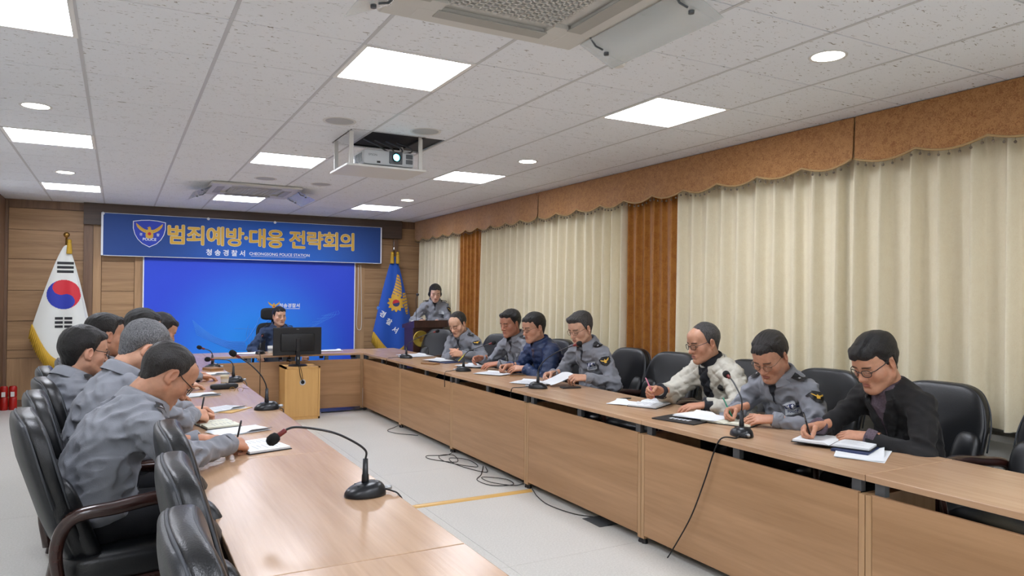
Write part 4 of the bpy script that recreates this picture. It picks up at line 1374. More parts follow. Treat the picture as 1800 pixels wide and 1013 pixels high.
def hair_field(vox, S):
    """S: front, temple, ear, nape hairline heights; top/side thickness; long (covers ears)"""
    f = Field((-.13, -.16, -.20 if S.get('long') else -.11), (.13, .145, .175), vox)
    x, y, z = f.ax[0][:, None, None], f.ax[1][None, :, None], f.ax[2][None, None, :]
    az = np.degrees(np.arctan2(np.abs(x), y + .012)) + 0 * z
    side = np.sign(x)
    fr, te, ea, na = S.get('front', .072) + .006, S.get('temple', .045) + .006, S.get('ear', .022), S.get('nape', -.06)
    kx = [0, 22, 42, 56, 66, 76, 86, 100, 114, 128, 150, 180]
    kz = [fr, fr - .002, te + .012, te - .01, .012, -.014, .006, ea, -.012, -.045, na - .012, na - .016]
    if S.get('long'):
        kz = [fr, fr - .004, te, te - .03, -.02, -.05, -.07, -.085, -.09, -.09, -.09, -.09]
    zl = np.interp(az, kx, kz)
    jag = wav(S.get('seed', 1), 4, 120, 260)
    zl = zl + .004 * jag(x + 0 * z, y + 0 * z, z * .2)
    c = np.array([0, -.014, .034]); r = np.array([.0765, .098, .089])
    q0, q1, q2 = (x - c[0]) / r[0], (y - c[1]) / r[1], (z - c[2]) / r[2]
    k0 = np.sqrt(q0 ** 2 + q1 ** 2 + q2 ** 2) + 1e-6
    k1 = np.sqrt((q0 / r[0]) ** 2 + (q1 / r[1]) ** 2 + (q2 / r[2]) ** 2) + 1e-6
    d = k0 * (k0 - 1) / k1
    # the forehead and lower back of the skull
    fn, _, _ = ell((0, .055, .055), (.058, .045, .042)); d2 = fn(x, y, z)
    d = np.minimum(d, d2)
    fn, _, _ = cone((0, -.022, -.05), (0, -.034, -.165), .054, .055)
    d3 = fn(x, y, z); kk = .03
    hh = np.maximum(kk - np.abs(d - d3), 0) / kk
    d = np.minimum(d, d3) - hh * hh * kk * .25
    if S.get('long'):
        fn, _, _ = ell((0, -.016, -.03), (.082, .086, .085)); d = np.minimum(d, fn(x, y, z))
    top, sd = S.get('top', .02) * .85, S.get('side', .010) * .9
    up = np.clip((z - .03) / .07, 0, 1)
    th = sd + (top - sd) * up
    th = th + S.get('quiff', .0) * np.clip((y - .03) / .05, 0, 1) * np.clip((z - .06) / .04, 0, 1)
    part = S.get('part', 0)
    if part:
        th = th - .008 * np.exp(-((x - part * .03) / .007) ** 2) * np.clip((y + .02) / .05, 0, 1) * up
    if S.get('bald'):       # thin crown
        cr = np.exp(-((x / .05) ** 2 + ((y - S['bald'][0]) / .055) ** 2 + ((z - .12) / .05) ** 2))
        th = th - S['bald'][1] * cr
    if S.get('long'):
        th = th + .012 * np.clip((-z + .02) / .08, 0, 1) * (az > 70)
    zm = zl
    for da in (-16, -8, 8, 16):
        zm = np.maximum(zm, np.interp(az + da, kx, kz))
    edge = .35 * np.clip((z - zl) / .045, 0, 1) + .65 * np.clip((z - zm + .006) / .04, 0, 1)
    th = .0042 + np.maximum(th - .0042, 0) * edge ** .8
    st = wav(S.get('seed', 1) + 7, 5, 150, 330)
    st2 = wav(S.get('seed', 1) + 9, 4, 45, 80)
    th = th + (.0013 * st(x * 1.8 + 0 * z, y * .5 + 0 * z, z * .5) + .0009 * st2(x * 1.4 + 0 * z, y * .8 + 0 * z, z * .8)) * np.clip(top / .015, .3, 1)
    dh = d - th
    cut = (zl - z) * .85
    k = .012
    h = np.maximum(k - np.abs(dh - cut), 0) / k
    f.D = (np.maximum(dh, cut) + h * h * k * .25).astype(np.float32)
    if S.get('long'):       # keep the face free
        face = ell((0, .105, -.05), (.060, .085, .10))
        f.op(face, .01, sub=True)
        if S.get('bun'):
            f.op(ell((0, -.115, .0), (.04, .03, .04)), .02)
    return f

def hand_mesh(vox, pose, mirror, scale=1.):
    """hand frame: wrist at origin, y to the fingers, z dorsal, thumb to +x (mirrored for the other hand)"""
    f = Field((-.075, -.06, -.105), (.10, .215, .06), vox)
    f.op(cone((0, -.06, 0), (0, .0, 0), .026, .024, ((0, 0, 1), .78)), .01)
    f.op(cone((.010, .012, .0), (.018, .078, .002), .021, .018, ((0, 0, 1), .72)), .014)
    f.op(cone((-.012, .012, .0), (-.020, .074, -.002), .020, .016, ((0, 0, 1), .72)), .014)
    f.op(cone((0, .02, -.003), (0, .07, -.002), .018, .018, ((0, 0, 1), .7)), .014)
    f.op(cone((.018, .012, -.008), (.034, .045, -.012), .016, .013), .012)      # thumb mound
    fl = [.074, .082, .076, .060]
    rx = [.030, .0105, -.0095, -.028]
    ry = [.086, .090, .086, .078]
    rr = [.0088, .0092, .0088, .0078]
    curls = {'rest': [(18, 22, 14)] * 4, 'flat': [(6, 10, 6)] * 4, 'write': [(48, 52, 22), (58, 62, 30), (66, 72, 38), (72, 76, 42)],
             'fist': [(62, 78, 40), (66, 82, 42), (68, 84, 44), (70, 84, 44)], 'hold': [(40, 34, 18), (46, 40, 22), (52, 46, 26), (58, 50, 28)],
             'clasp': [(48, 58, 30), (52, 60, 32), (54, 62, 34), (56, 64, 34)]}[pose]
    spread = {'rest': 5, 'flat': 6}.get(pose, 1.5)
    for i in range(4):
        p = nv((rx[i], ry[i], 0)); a = 0.
        sp = R((1.4 - i) * spread)
        for j, (seg, cu) in enumerate(zip((.46, .30, .24), curls[i])):
            a += R(cu)
            d = nv((math.sin(sp) * math.cos(a), math.cos(a) * math.cos(sp), -math.sin(a)))
            q = p + d * fl[i] * seg
            f.op(cone(p, q, rr[i] * (1 - .07 * j), rr[i] * (1 - .07 * (j + 1))), .0035 if j else .006)
            p = q
    th = {'rest': ((.72, .66, -.2), (.5, .84, -.2)), 'flat': ((.75, .66, -.1), (.55, .83, -.1)), 'write': ((.48, .60, -.64), (-.05, .72, -.69)),
          'fist': ((.35, .60, -.72), (-.55, .5, -.67)), 'hold': ((.6, .66, -.45), (.25, .9, -.36)), 'clasp': ((.5, .75, -.43), (.05, .95, -.3))}[pose]
    p = nv((.032, .040, -.012))
    for j, (d, l) in enumerate(zip((th[0], th[1], th[1]), (.034, .030, .022))):
        d = nv(d); d /= np.linalg.norm(d)
        q = p + d * l
        f.op(cone(p, q, .0112 - .0008 * j, .0104 - .0010 * j), .006)
        p = q
    V, F = f.surface()
    if mirror:
        V = V * np.array([-1, 1, 1]); F = F[:, ::-1]
    return V * scale, F
_hand_cache = {}
def get_hand(vox, pose, mirror):
    k = (vox, pose, mirror)
    if k not in _hand_cache:
        _hand_cache[k] = hand_mesh(vox, pose, mirror)
    return _hand_cache[k]

def frame_from(y, z):
    y = nv(y); y /= np.linalg.norm(y)
    z = nv(z); z = z - y * (z @ y); z /= np.linalg.norm(z)
    return np.stack([np.cross(y, z), y, z], 1)

def ik(S, W, a, b, hint):
    S = nv(S); W = nv(W); d = W - S; L = np.linalg.norm(d)
    if L > (a + b) * .995:
        W = S + d / L * (a + b) * .995; d = W - S; L = np.linalg.norm(d)
    u = d / L
    x = (a * a - b * b + L * L) / (2 * L)
    h = math.sqrt(max(1e-6, a * a - x * x))
    n = nv(hint) - u * (nv(hint) @ u); n /= np.linalg.norm(n)
    return S + u * x + n * h, W

def drape(field, c, n, up, pts, off=.003, start=.16):
    """project flat pattern points (x right, y up, seen from outside) onto a field along -n"""
    n = nv(n); n /= np.linalg.norm(n)
    up = nv(up); up = up - n * (up @ n); up /= np.linalg.norm(up)
    rt = np.cross(up, n)
    P = nv(c)[None, :] + np.array([[p[0], p[1]] for p in pts])[:, :1] * rt[None, :] + np.array([[p[0], p[1]] for p in pts])[:, 1:2] * up[None, :] + n[None, :] * start
    for _ in range(40):
        d = field.sample(P) - off
        d = np.where(d > .25, .02, d)
        P = P - n[None, :] * np.clip(d, -.02, .03)[:, None] * .8
    lift = np.array([p[2] if len(p) > 2 else 0. for p in pts])
    return P + n[None, :] * lift[:, None]
def drape_patch(field, c, n, up, inside, w, h, nx, name, m, parent, off=.003, thick=.002, start=.16):
    ny = max(2, int(round(nx * h / w)))
    pts = [(-w / 2 + w * i / nx, -h / 2 + h * j / ny) for i in range(nx + 1) for j in range(ny + 1)]
    P = drape(field, c, n, up, pts, off, start)
    fs = []
    for i in range(nx):
        for j in range(ny):
            cx, cy = -w / 2 + w * (i + .5) / nx, -h / 2 + h * (j + .5) / ny
            if inside is None or inside(cx, cy):
                a = i * (ny + 1) + j
                fs.append((a, a + ny + 1, a + ny + 2, a + 1))
    b = MB().raw([Vector(p) for p in P], fs)
    return b.build(name, m, parent, True, fix=False)
def drape_mesh(field, c, n, up, vs, fs, name, m, parent, off=.004, start=.16):
    P = drape(field, c, n, up, [(v.x, v.y, v.z) for v in vs], off, start)
    return MB().raw([Vector(p) for p in P], fs).build(name, m, parent, False, fix=False)

def in_poly(poly):
    def f(x, y):
        r = False
        for i in range(len(poly)):
            (x0, y0), (x1, y1) = poly[i - 1], poly[i]
            if (y0 > y) != (y1 > y) and x < (x1 - x0) * (y - y0) / (y1 - y0) + x0:
                r = not r
        return r
    return f

def person(label, head, face, hip_back, head_yaw=0., head_pitch=0., head_roll=0., wear='uniform', jacket='cloth_grey', face_p=None, hair=None, hair_mat='hair_black',
           skin='#c2967c', glasses=None, right=None, left=None, detail=1.0, fat=0., scale=1.04, hscale=1.08, standing=False, side=0., patch_side=-1, neck_fwd=0., seed=1, inner='shirt_dark', seat_z=.475, group=None):
    """head: world position of the head centre; face: look direction of the body, degrees from +X; hip_back: how far the hips sit behind the head.
    right/left: dict(at=world wrist, dir=world finger direction, roll=deg, pose, hint=local elbow hint)"""
    face_p = dict(face_p or {}); hair = dict(hair or {})
    hair.setdefault('seed', seed * 3 + 1)
    rz = R(face - 90)
    cz, sz_ = math.cos(rz), math.sin(rz)
    Rw = np.array([[cz, -sz_, 0], [sz_, cz, 0], [0, 0, 1]])     # local -> world
    head = nv(head)
    fwd = Rw @ nv((0, 1, 0)); rgt = Rw @ nv((1, 0, 0))
    base = head - fwd * hip_back - rgt * side; base[2] = 0
    t = thing('person', label, 'person', tuple(base), rz, group)
    toL = lambda p: Rw.T @ (nv(p) - base)
    vecL = lambda v: Rw.T @ nv(v)
    s = scale
    hipz = (.90 * s if standing else seat_z + .085 * s)
    Hc = toL(head)
    Hm = rotz(R(head_yaw)) @ rotx(-R(head_pitch)) @ roty(R(head_roll))
    hs = hscale
    neck_top = Hc + Hm @ nv((0, -.022, -.06)) * hs
    hip = nv((0, 0, hipz))
    # neck base sits below and behind the skull
    nb_dir = nv((0, -.42 - neck_fwd, -1)); nb_dir /= np.linalg.norm(nb_dir)
    P3 = neck_top + nb_dir * .098 * s
    sp = P3 - hip
    L = np.linalg.norm(sp)
    lean = math.atan2(sp[1], sp[2])
    bow = nv((0, -math.cos(lean), math.sin(lean)))              # backwards
    curve = .03 + .05 * max(0, math.sin(lean))
    P1 = hip + sp * .34 + bow * curve * .8
    P2 = hip + sp * .70 + bow * curve
    A = math.atan2((P3 - P2)[1], (P3 - P2)[2])
    RA = rotx(-A)
    A1 = math.atan2((P2 - hip)[1], (P2 - hip)[2]); RB = rotx(-A1)
    sw = .178 * s if wear != 'woman' else .155 * s
    fw_sh = {}
    ua, fa = .285 * s, .255 * s
    arms = {}
    for sd, spec in ((1, right), (-1, left)):
        S = P3 + RA @ nv((sd * sw, .022, -.062 * s))
        if spec is None:
            spec = {}
        W = toL(spec['at']) if 'at' in spec else S + nv((sd * .06, .26, -.36))
        if 'at' in spec:            # reach: bring the shoulder a little toward far targets
            d = W - S; Ld = np.linalg.norm(d)
            if Ld > .48 * s:
                S = S + d / Ld * min(.06, Ld - .48 * s)
        if 'elbow' in spec:
            E = toL(spec['elbow'])
        else:
            E, W = ik(S, W, ua, fa, spec.get('hint', (sd * .7, -.25, -.8)))
        arms[sd] = (S, E, W, spec)
    # ------------------------------------------------ jacket
    vj = .0085 / min(1, detail)
    puff = wear in ('puffer_h', 'puffer_d')
    q = .012 if puff else 0.
    pts = [P1, P2, P3, hip] + [p for a in arms.values() for p in a[:3]]
    lo = np.min(pts, 0) - .27; hi = np.max(pts, 0) + .2
    lo[2] = max(lo[2], hipz - .17)
    f = Field(lo, hi, vj)
    wv = (.062, .011) if wear == 'puffer_h' else None
    ch = 1.0 if wear != 'woman' else .88
    f.op(ell(P2 + (P3 - P2) * .05, nv((.168 * ch + q + fat * .4, .116 + q + fat * .5, .20)) * s, RA, wv), .03)
    f.op(ell(P1, nv((.160 * ch + q + fat, .122 + q + fat, .17)) * s, RB, wv), .05)
    f.op(ell(hip + nv((0, .0, .045)), nv((.178 * ch + q + fat, .145 + q + fat * .8, .105)) * s, None, wv), .05)
    for sd in (1, -1):
        S, E, W, spec = arms[sd]
        f.op(cone(P3 + RA @ nv((sd * .03, -.012, -.028)) * s, S + (P3 - S) * .12, .056 * s, .058 * s), .045)
        w1 = (ua / .058, .010) if wear == 'puffer_h' else None
        w2 = (fa / .058, .009) if wear == 'puffer_h' else None
        f.op(cone(S, E, (.066 + q) * s, (.055 + q) * s, wave=w1), .035)
        f.op(ball(E, (.056 + q) * s), .02)
        Wc = W - (W - E) / np.linalg.norm(W - E) * .012
        f.op(cone(E, Wc, (.054 + q) * s, (.041 + q * .7) * s, wave=w2), .022)
    nz = wav(seed * 11, 7, 26, 60); nz2 = wav(seed * 11 + 3, 6, 60, 120)
    El = [arms[1][1], arms[-1][1]]; Wr = [arms[1][2], arms[-1][2]]; Sh = [arms[1][0], arms[-1][0]]
    amp = {'suit': .005, 'puffer_h': .004, 'puffer_d': .005}.get(wear, .0085)
    def wr(x, y, z):
        o = nz(x, y, z * 1.6)
        fold = 1 - np.abs(o) * 1.1
        k = amp * (fold - .45) * 1.3 + amp * .55 * (.5 - np.abs(nz2(x, y, z)))
        near = 0
        for E_, W_ in zip(El, Wr):
            near = near + np.exp(-((x - E_[0]) ** 2 + (y - E_[1]) ** 2 + (z - E_[2]) ** 2) / (2 * .075 ** 2))
        for S_ in Sh:
            near = near + .7 * np.exp(-((x - S_[0]) ** 2 + (y - S_[1]) ** 2 + (z - S_[2] + .09) ** 2) / (2 * .07 ** 2))
        k = k * (1 + .9 * near)
        if wear == 'puffer_d':
            a = np.abs(np.sin((x * .8 + z + y * .35) * 36)) ; b = np.abs(np.sin((x * .8 - z + y * .35) * 36))
            k = k - .015 * (.62 - np.sqrt(np.minimum(a, b)))
        return -k
    f.displace(wr)
    for sd in (1, -1):              # sleeve openings
        S, E, W, spec = arms[sd]
        u = (W - E) / np.linalg.norm(W - E)
        c = W + u * .055
        def cyl(x, y, z, c=c, u=u):
            px, py, pz = x - c[0], y - c[1], z - c[2]
            ax = px * u[0] + py * u[1] + pz * u[2]
            rr = np.sqrt(np.maximum(0, px * px + py * py + pz * pz - ax * ax))
            return np.maximum(rr - .058, np.abs(ax) - .058)
        f.op((cyl, c - .1, c + .1), .006, sub=True)
    neck_c = P3 + (neck_top - P3) * .45
    f.op(cone(P3 + (neck_top - P3) * .30, neck_top + (neck_top - P3) * .4, .060 * s, .066 * s), .012, sub=True)
    V, F = f.surface()
    jm = {'uniform': jacket, 'woman': jacket}.get(wear, jacket)
    jo = link('jacket', np_mesh('jacket', V, F, jm), t)
    # cuffs
    for sd in (1, -1):
        S, E, W, spec = arms[sd]
        u = (W - E) / np.linalg.norm(W - E)
        Fm = frame_from(u, (0, 0, 1) if abs(u[2]) < .8 else (0, 1, 0))
        rc = (.0425 + q * .7) * s
        b = MB()
        def cf(a_, v_, W=W, u=u, Fm=Fm, rc=rc):
            an = 2 * PI * a_
            r_ = rc * (1.0 if v_ < .8 else .93) + .002 * math.sin(5 * an)
            return Vector(W - u * (.045 - .048 * min(v_, .8) / .8) + Fm @ nv((math.cos(an), 0, math.sin(an))) * (r_ if v_ < .99 else rc * .6))
        b.grid(cf, 24, 7, closed_u=True)
        b.build('cuff', {'puffer_d': 'shirt_dark', 'puffer_h': jacket, 'suit': inner}.get(wear, jacket), jo, True, fix=False)
    # collar: folded band round the neck, open in front
    def ring(name, r0, r1, h0, h1, gap, m, parent, flare=0., th=.006, n=36, dropf=.0):
        ax = (neck_top - P3) / np.linalg.norm(neck_top - P3)
        ctr = P3 + ax * .012
        Fm = frame_from(nv((0, 1, 0)) * 1.0, ax) if abs(ax[1]) < .95 else np.eye(3)
        Fm = np.stack([nv((1, 0, 0)), np.cross(ax, nv((1, 0, 0))), ax], 1)
        b = MB()
        def fn(u_, v_, o=0.):
            an = gap + (2 * PI - 2 * gap) * u_
            fr = .5 + .5 * math.cos(an)
            if v_ <= .5:
                w = v_ / .5
                r_ = r0 + (r1 - r0) * w; z_ = h0 + (h1 - h0) * w - dropf * fr * w
            else:
                w = (v_ - .5) / .5
                r_ = r1 + .008 + flare * w; z_ = h1 - dropf * fr - (h1 - h0) * .62 * w
            r_ += o
            return Vector(ctr + Fm @ nv((math.sin(an) * r_ * .98, math.cos(an) * r_ * 1.04, z_)))
        b.grid(lambda u_, v_: fn(u_, v_), n, 11)
        b.grid(lambda u_, v_: fn(u_, v_, -th), n, 11)
        return b.build(name, m, parent, True, fix=False)
    rn = (.062 + fat * .3) * s
    if wear in ('uniform', 'woman'):
        ring('collar', rn + .026, rn + .016, -.035, .058, R(24), jacket, jo, .020, dropf=.02)
        ring('undershirt', rn + .002, rn - .001, -.03, .035, R(5), inner, t, 0.001, .003)
    elif wear == 'puffer_h':
        ring('collar', rn + .025, rn + .016, -.035, .05, R(20), jacket, jo, .006, .012, dropf=.01)
        ring('undershirt', rn + .004, rn + .001, -.03, .03, R(8), inner, t, .002, .003)
    elif wear == 'puffer_d':
        ring('collar', rn + .03, rn + .024, -.04, .03, R(30), jacket, jo, .012, .014, dropf=.02)
        ring('turtleneck', rn + .004, rn + .003, -.03, .062, R(1), 'shirt_dark', t, .004, .004)
    else:
        ring('collar', rn + .024, rn + .013, -.04, .03, R(34), jacket, jo, .030, dropf=.012)
        ring('shirt_collar', rn + .008, rn + .003, -.03, .038, R(12), inner, t, .010, .003)
    # front: placket, inner garment
    chest_n = RA @ nv((0, 1, 0)); chest_u = RA @ nv((0, 0, 1))
    cc = P2 + (P3 - P2) * .1
    if wear in ('uniform', 'woman', 'puffer_h'):
        drape_patch(f, cc + chest_u * .055, chest_n, chest_u, lambda x, y: abs(x) < .004 + max(0, (y - .02)) * .36, .11, .17, 44, 'shirt_front', inner, t, .004)
        drape_patch(f, cc - chest_u * .09, chest_n, chest_u, None, .030, .24, 4, 'zip_placket', jacket, jo, .0065)
        for sd in (1, -1):
            drape_patch(f, cc + RA @ nv((sd * .088, 0, .02)), RA @ nv((sd * .25, 1, 0)), chest_u, None, .10, .042, 8, 'pocket_flap', jacket, jo, .006)
    elif wear == 'puffer_d':
        drape_patch(f, cc - chest_u * .03, chest_n, chest_u, lambda x, y: abs(x) < .035 + (y + .2) * .04, .12, .40, 30, 'shirt_front', 'shirt_dark', t, .005)
        drape_patch(f, cc + RA @ nv((-.082, 0, .03)), RA @ nv((-.35, 1, 0)), chest_u, lambda x, y: x * x + y * y < .0245 ** 2, .05, .05, 14, 'round_badge', 'badge_black', jo, .007)
    else:
        drape_patch(f, cc - chest_u * .0, chest_n, chest_u, lambda x, y: abs(x) < .008 + max(0, y + .15) * .17, .12, .34, 48, 'shirt_front', inner, t, .004)
        for sd in (1, -1):
            drape_patch(f, cc + RA @ nv((sd * .045, 0, .03)), chest_n, RA @ nv((sd * .28, 0, 1)), lambda x, y: abs(x) < .03 * (1 - abs(y) / .16) + .006, .07, .26, 24, 'lapel', jacket, jo, .008)
    if wear in ('uniform', 'woman'):
        for sd in (1, -1):
            S, E, W, spec = arms[sd]
            cpos = (S * .62 + (P3 + RA @ nv((sd * .05, 0, -.03))) * .38)
            nrm = RA @ nv((sd * .28, -.05, 1))
            ax = RA @ nv((sd * 1, 0, -.35))
            ep = drape_patch(f, cpos, nrm, ax, None, .050, .085, 10, 'epaulette', 'badge_black', jo, .013)
            vs, fs = tri_poly([(.011 * math.cos(PI / 2 + k * PI / 5) * (1 if k % 2 == 0 else .45), .011 * math.sin(PI / 2 + k * PI / 5) * (1 if k % 2 == 0 else .45)) for k in range(10)])
            drape_mesh(f, cpos, nrm, ax, vs, fs, 'rank_star', 'badge_silver', ep, .0155)
        # left chest badge: two dark characters over POLICE
        bc = cc + RA @ nv((-.068 * ch, 0, .004)); bn = RA @ nv((-.25, 1, 0))
        bd = drape_patch(f, bc, bn, chest_u, None, .096 if detail >= .8 else .06, .070 if detail >= .8 else .045, 26, 'name_badge', 'badge_silver', jo, .010)
        if detail >= .8:
            drape_patch(f, bc + RA @ nv((0, 0, .012)), bn, chest_u, None, .084, .032, 22, 'badge_field', 'print_navy', bd, .0145)
            vs, fs = text_mesh('경 찰', .030, .001)
            drape_mesh(f, bc + RA @ nv((0, 0, .012)), bn, chest_u, vs, fs, 'lettering', 'print_white', bd, .0175)
            vs, fs = text_mesh('POLICE', .017, .0004, 'CENTER', 1.25)
            drape_mesh(f, bc + RA @ nv((0, 0, -.020)), bn, chest_u, vs, fs, 'lettering', 'print_navy', bd, .014)
        # shield patch on the upper sleeve
        for sd in (patch_side,):
            S, E, W, spec = arms[sd]
            pc = S + (E - S) * .36
            u = (S - E) / np.linalg.norm(S - E)
            out = RA @ nv((sd * .85, .62, .10)); out = out - u * (out @ u)
            sp_ = drape_patch(f, pc, out, u, in_poly([(x * .092, y * .080) for x, y in SHIELD]), .096, .104, 20, 'shield_patch', 'badge_black', jo, .005, start=.12)
            for k_, poly in eagle_shapes():
                if k_ == 'gold':
                    vs, fs = tri_poly([(x * .036, y * .036 + .006) for x, y in poly])
                    drape_mesh(f, pc, out, u, vs, fs, 'eagle', 'print_gold', sp_, .008, start=.12)
    # ------------------------------------------------ trousers and shoes
    vt = .014
    kz = .50 * s if not standing else .48 * s
    knees = {sd: (nv((sd * .10, .40 * s, kz)) if not standing else nv((sd * .09, .01, .48 * s))) for sd in (1, -1)}
    ank = {sd: (nv((sd * .11, .36 * s, .09)) if not standing else nv((sd * .09, -.01, .09))) for sd in (1, -1)}
    f2 = Field((-.28, -.22, .03), (.28, .56 if not standing else .25, hipz + .10), vt)
    f2.op(ell(hip + nv((0, 0, -.01)), nv((.165 + fat, .135 + fat, .10)) * s), .04)
    for sd in (1, -1):
        f2.op(cone(hip + nv((sd * .085, .02, -.015)), knees[sd], .085 * s, .066 * s), .04)
        f2.op(cone(knees[sd], ank[sd] + nv((0, 0, -.03)), .064 * s, .050 * s), .03)
    V, F = f2.surface()
    link('trousers', np_mesh('trousers', V, F, 'cloth_trouser'), t)
    for sd in (1, -1):
        a_ = ank[sd]
        superell(MB(), (a_[0], a_[1] + .07, .045), (.045, .135, .045), .7, .6, None, 18, 12).build('shoe', 'shoe', t, True)
    # ------------------------------------------------ body: head, neck, torso core, hands in one mesh
    vh = .0030 / min(1, detail)
    hf = head_field(vh, face_p)
    VH, FH = hf.surface()
    cH = tone(VH, skin, face_p)
    VHl = (VH * hs) @ Hm.T + Hc
    parts = [(VHl, FH, cH)]
    f3 = Field(np.min(pts, 0) - .15, np.max(pts, 0) + .12, .016)
    f3.op(cone(P1, P2, .055, .06), .04)
    f3.op(cone(P2, P3, .06, .045), .04)
    f3.op(cone(P3, neck_top, .05 * s, .05 * s), .03)
    for sd in (1, -1):
        S, E, W, spec = arms[sd]
        f3.op(cone(P3 + nv((0, 0, -.06)), S, .03, .03), .02); f3.op(cone(S, E, .03, .026), .01); f3.op(cone(E, W, .026, .021), .01)
    V3, F3 = f3.surface()
    parts.append((V3, F3, np.tile(np.array(rgb(skin)), (len(V3), 1))))
    for sd in (1, -1):
        S, E, W, spec = arms[sd]
        fd = vecL(spec['dir']) if 'dir' in spec else (W - E)
        upv = nv((0, 0, 1))
        Fm = frame_from(fd, upv if abs(fd[2]) / np.linalg.norm(fd) < .9 else nv((0, 1, 0)))
        ro = R(spec.get('roll', 0)) * sd
        Fm = Fm @ roty(ro)
        VHa, FHa = get_hand(.0032 if detail >= .85 else .005, spec.get('pose', 'rest'), sd > 0)
        Vw = (VHa * s * 1.06) @ Fm.T + W
        cc_ = np.tile(np.array(rgb(skin)), (len(Vw), 1)) * np.array([1.02, .95, .92])
        parts.append((Vw, FHa, cc_))
        spec['_grip'] = W + Fm @ (nv((.02 * (-1 if sd > 0 else 1), .085, -.035)) * s)
    Vs, Fs, Cs, o = [], [], [], 0
    for v, ff, c in parts:
        Vs.append(v); Fs.append(ff + o); Cs.append(c); o += len(v)
    link('body', np_mesh('body', np.concatenate(Vs), np.concatenate(Fs), 'skin', col=np.concatenate(Cs)), t)
    # ------------------------------------------------ hair
    hf2 = hair_field(max(.0032, vh), hair)
    VV, FF = hf2.surface()
    link('hair', np_mesh('hair', (VV * hs) @ Hm.T + Hc, FF, hair_mat), t)
    # ------------------------------------------------ glasses
    if glasses:
        hl = lambda p: Vector(Hc + Hm @ (nv(p) * hs))
        g = MB(); r_ = .0013 if glasses == 'frame_metal' else .0019
        ln_ = MB()
        for sd in (-1, 1):
            rim = []
            for k in range(28):
                a = 2 * PI * k / 28
                px = sd * .034 + .0225 * sq(math.cos(a), .75); pz = -.003 + .0165 * sq(math.sin(a), .75)
                rim.append((px, .109 - 5.0 * max(0, abs(px) - .012) ** 2, pz))
            g.tube([hl(p) for p in rim] + [hl(rim[0])], r_ * hs, 6, cap=False)
            ln_._add([hl(p) for p in rim], [tuple(range(28))])
            g.tube([hl((sd * .0565, .100, .004)), hl((sd * .070, .085, .006)), hl((sd * .0785, .03, .012)), hl((sd * .0785, .006, .022)), hl((sd * .076, -.02, .018))], r_ * hs, 6)
        g.tube([hl((-.0125, .110, .002)), hl((0, .115, .005)), hl((.0125, .110, .002))], r_ * hs, 6)
        go = g.build('glasses', glasses, t, True, fix=False)
        ln_.build('lens', 'lens_clear', go, fix=False)
    out = dict(root=t, arms=arms, toW=lambda p: Rw @ nv(p) + base, base=base)
    out['grip'] = {sd: out['toW'](arms[sd][3]['_grip']) for sd in (1, -1)}
    return out

# ================================================================ THE PEOPLE
PEN = {}
pr = person('man in grey police jacket and glasses, nearest the camera, bent over his notebook at left', (.19, 3.50, 1.128), 14, .29, head_yaw=4, head_pitch=40, hair=dict(front=.088, temple=.062, top=.013, side=.011, ear=.020, nape=-.055, bald=(-.01, .009)), hair_mat='hair_dark',
            face_p=dict(fat=.003), skin='#b5856a', glasses='frame_dark', right=dict(at=(.455, 3.50, .805), elbow=(.235, 3.24, .812), dir=(.68, .68, -.2), roll=35, pose='write'),
            left=dict(at=(.35, 3.76, .79), dir=(.95, .1, -.05), roll=0, pose='rest', hint=(-.6, -.5, -.6)), fat=.014, scale=1.07, hscale=1.09, patch_side=-1, seed=1, seat_z=.48)
PEN['L1'] = pr['grip'][1]
pr = person('grey-haired man in grey police jacket, second in the left row, writing', (.115, 4.12, 1.20), 22, .24, head_yaw=-4, head_pitch=34, hair=dict(front=.074, temple=.05, top=.022, side=.013), hair_mat='hair_grey', skin='#c4967c',
            right=dict(at=(.37, 4.38, .815), dir=(.8, .55, -.2), roll=45, pose='write', hint=(.8, -.1, -.7)), left=dict(at=(.38, 4.66, .80), dir=(.9, .1, -.1), roll=20, pose='hold', hint=(-.6, 0, -.8)), fat=.006, seed=2)
PEN['L2'] = pr['grip'][1]
person('man in grey police jacket and glasses leaning back, third in the left row', (-.165, 4.72, 1.150), 34, .10, head_yaw=-8, head_pitch=6, hair=dict(front=.070, temple=.045, top=.026, side=.018, nape=-.07), hair_mat='hair_black', skin='#c09279', glasses='frame_dark',
       right=dict(at=(.14, 4.72, .70), dir=(.8, .5, -.2), roll=10, pose='rest', hint=(.8, -.4, -.6)), left=dict(at=(.10, 5.0, .70), dir=(.9, .1, -.2), pose='rest', hint=(-.8, -.4, -.6)), fat=.010, seed=3)
person('man with short black hair in grey police jacket, fourth in the left row', (-.075, 5.42, 1.205), 30, .12, head_yaw=-4, head_pitch=4, hair=dict(front=.068, temple=.045, top=.022, side=.009, quiff=.008), hair_mat='hair_black', skin='#b2846b', detail=.85,
       right=dict(at=(.30, 5.45, .79), dir=(.9, .3, -.1), pose='rest'), left=dict(at=(.25, 5.75, .79), dir=(.9, 0, -.1), pose='rest'), seed=4)
person('person with black hair and glasses in grey jacket, fifth in the left row', (.165, 6.02, 1.222), 25, .22, head_yaw=-10, head_pitch=8, hair=dict(front=.058, temple=.035, top=.024, side=.019, nape=-.075), hair_mat='hair_black', skin='#caa088', glasses='frame_metal', detail=.75,
       right=dict(at=(.45, 6.05, .79), dir=(.9, .3, -.1), pose='rest'), left=dict(at=(.42, 6.35, .79), dir=(.9, 0, -.1), pose='rest'), seed=5)
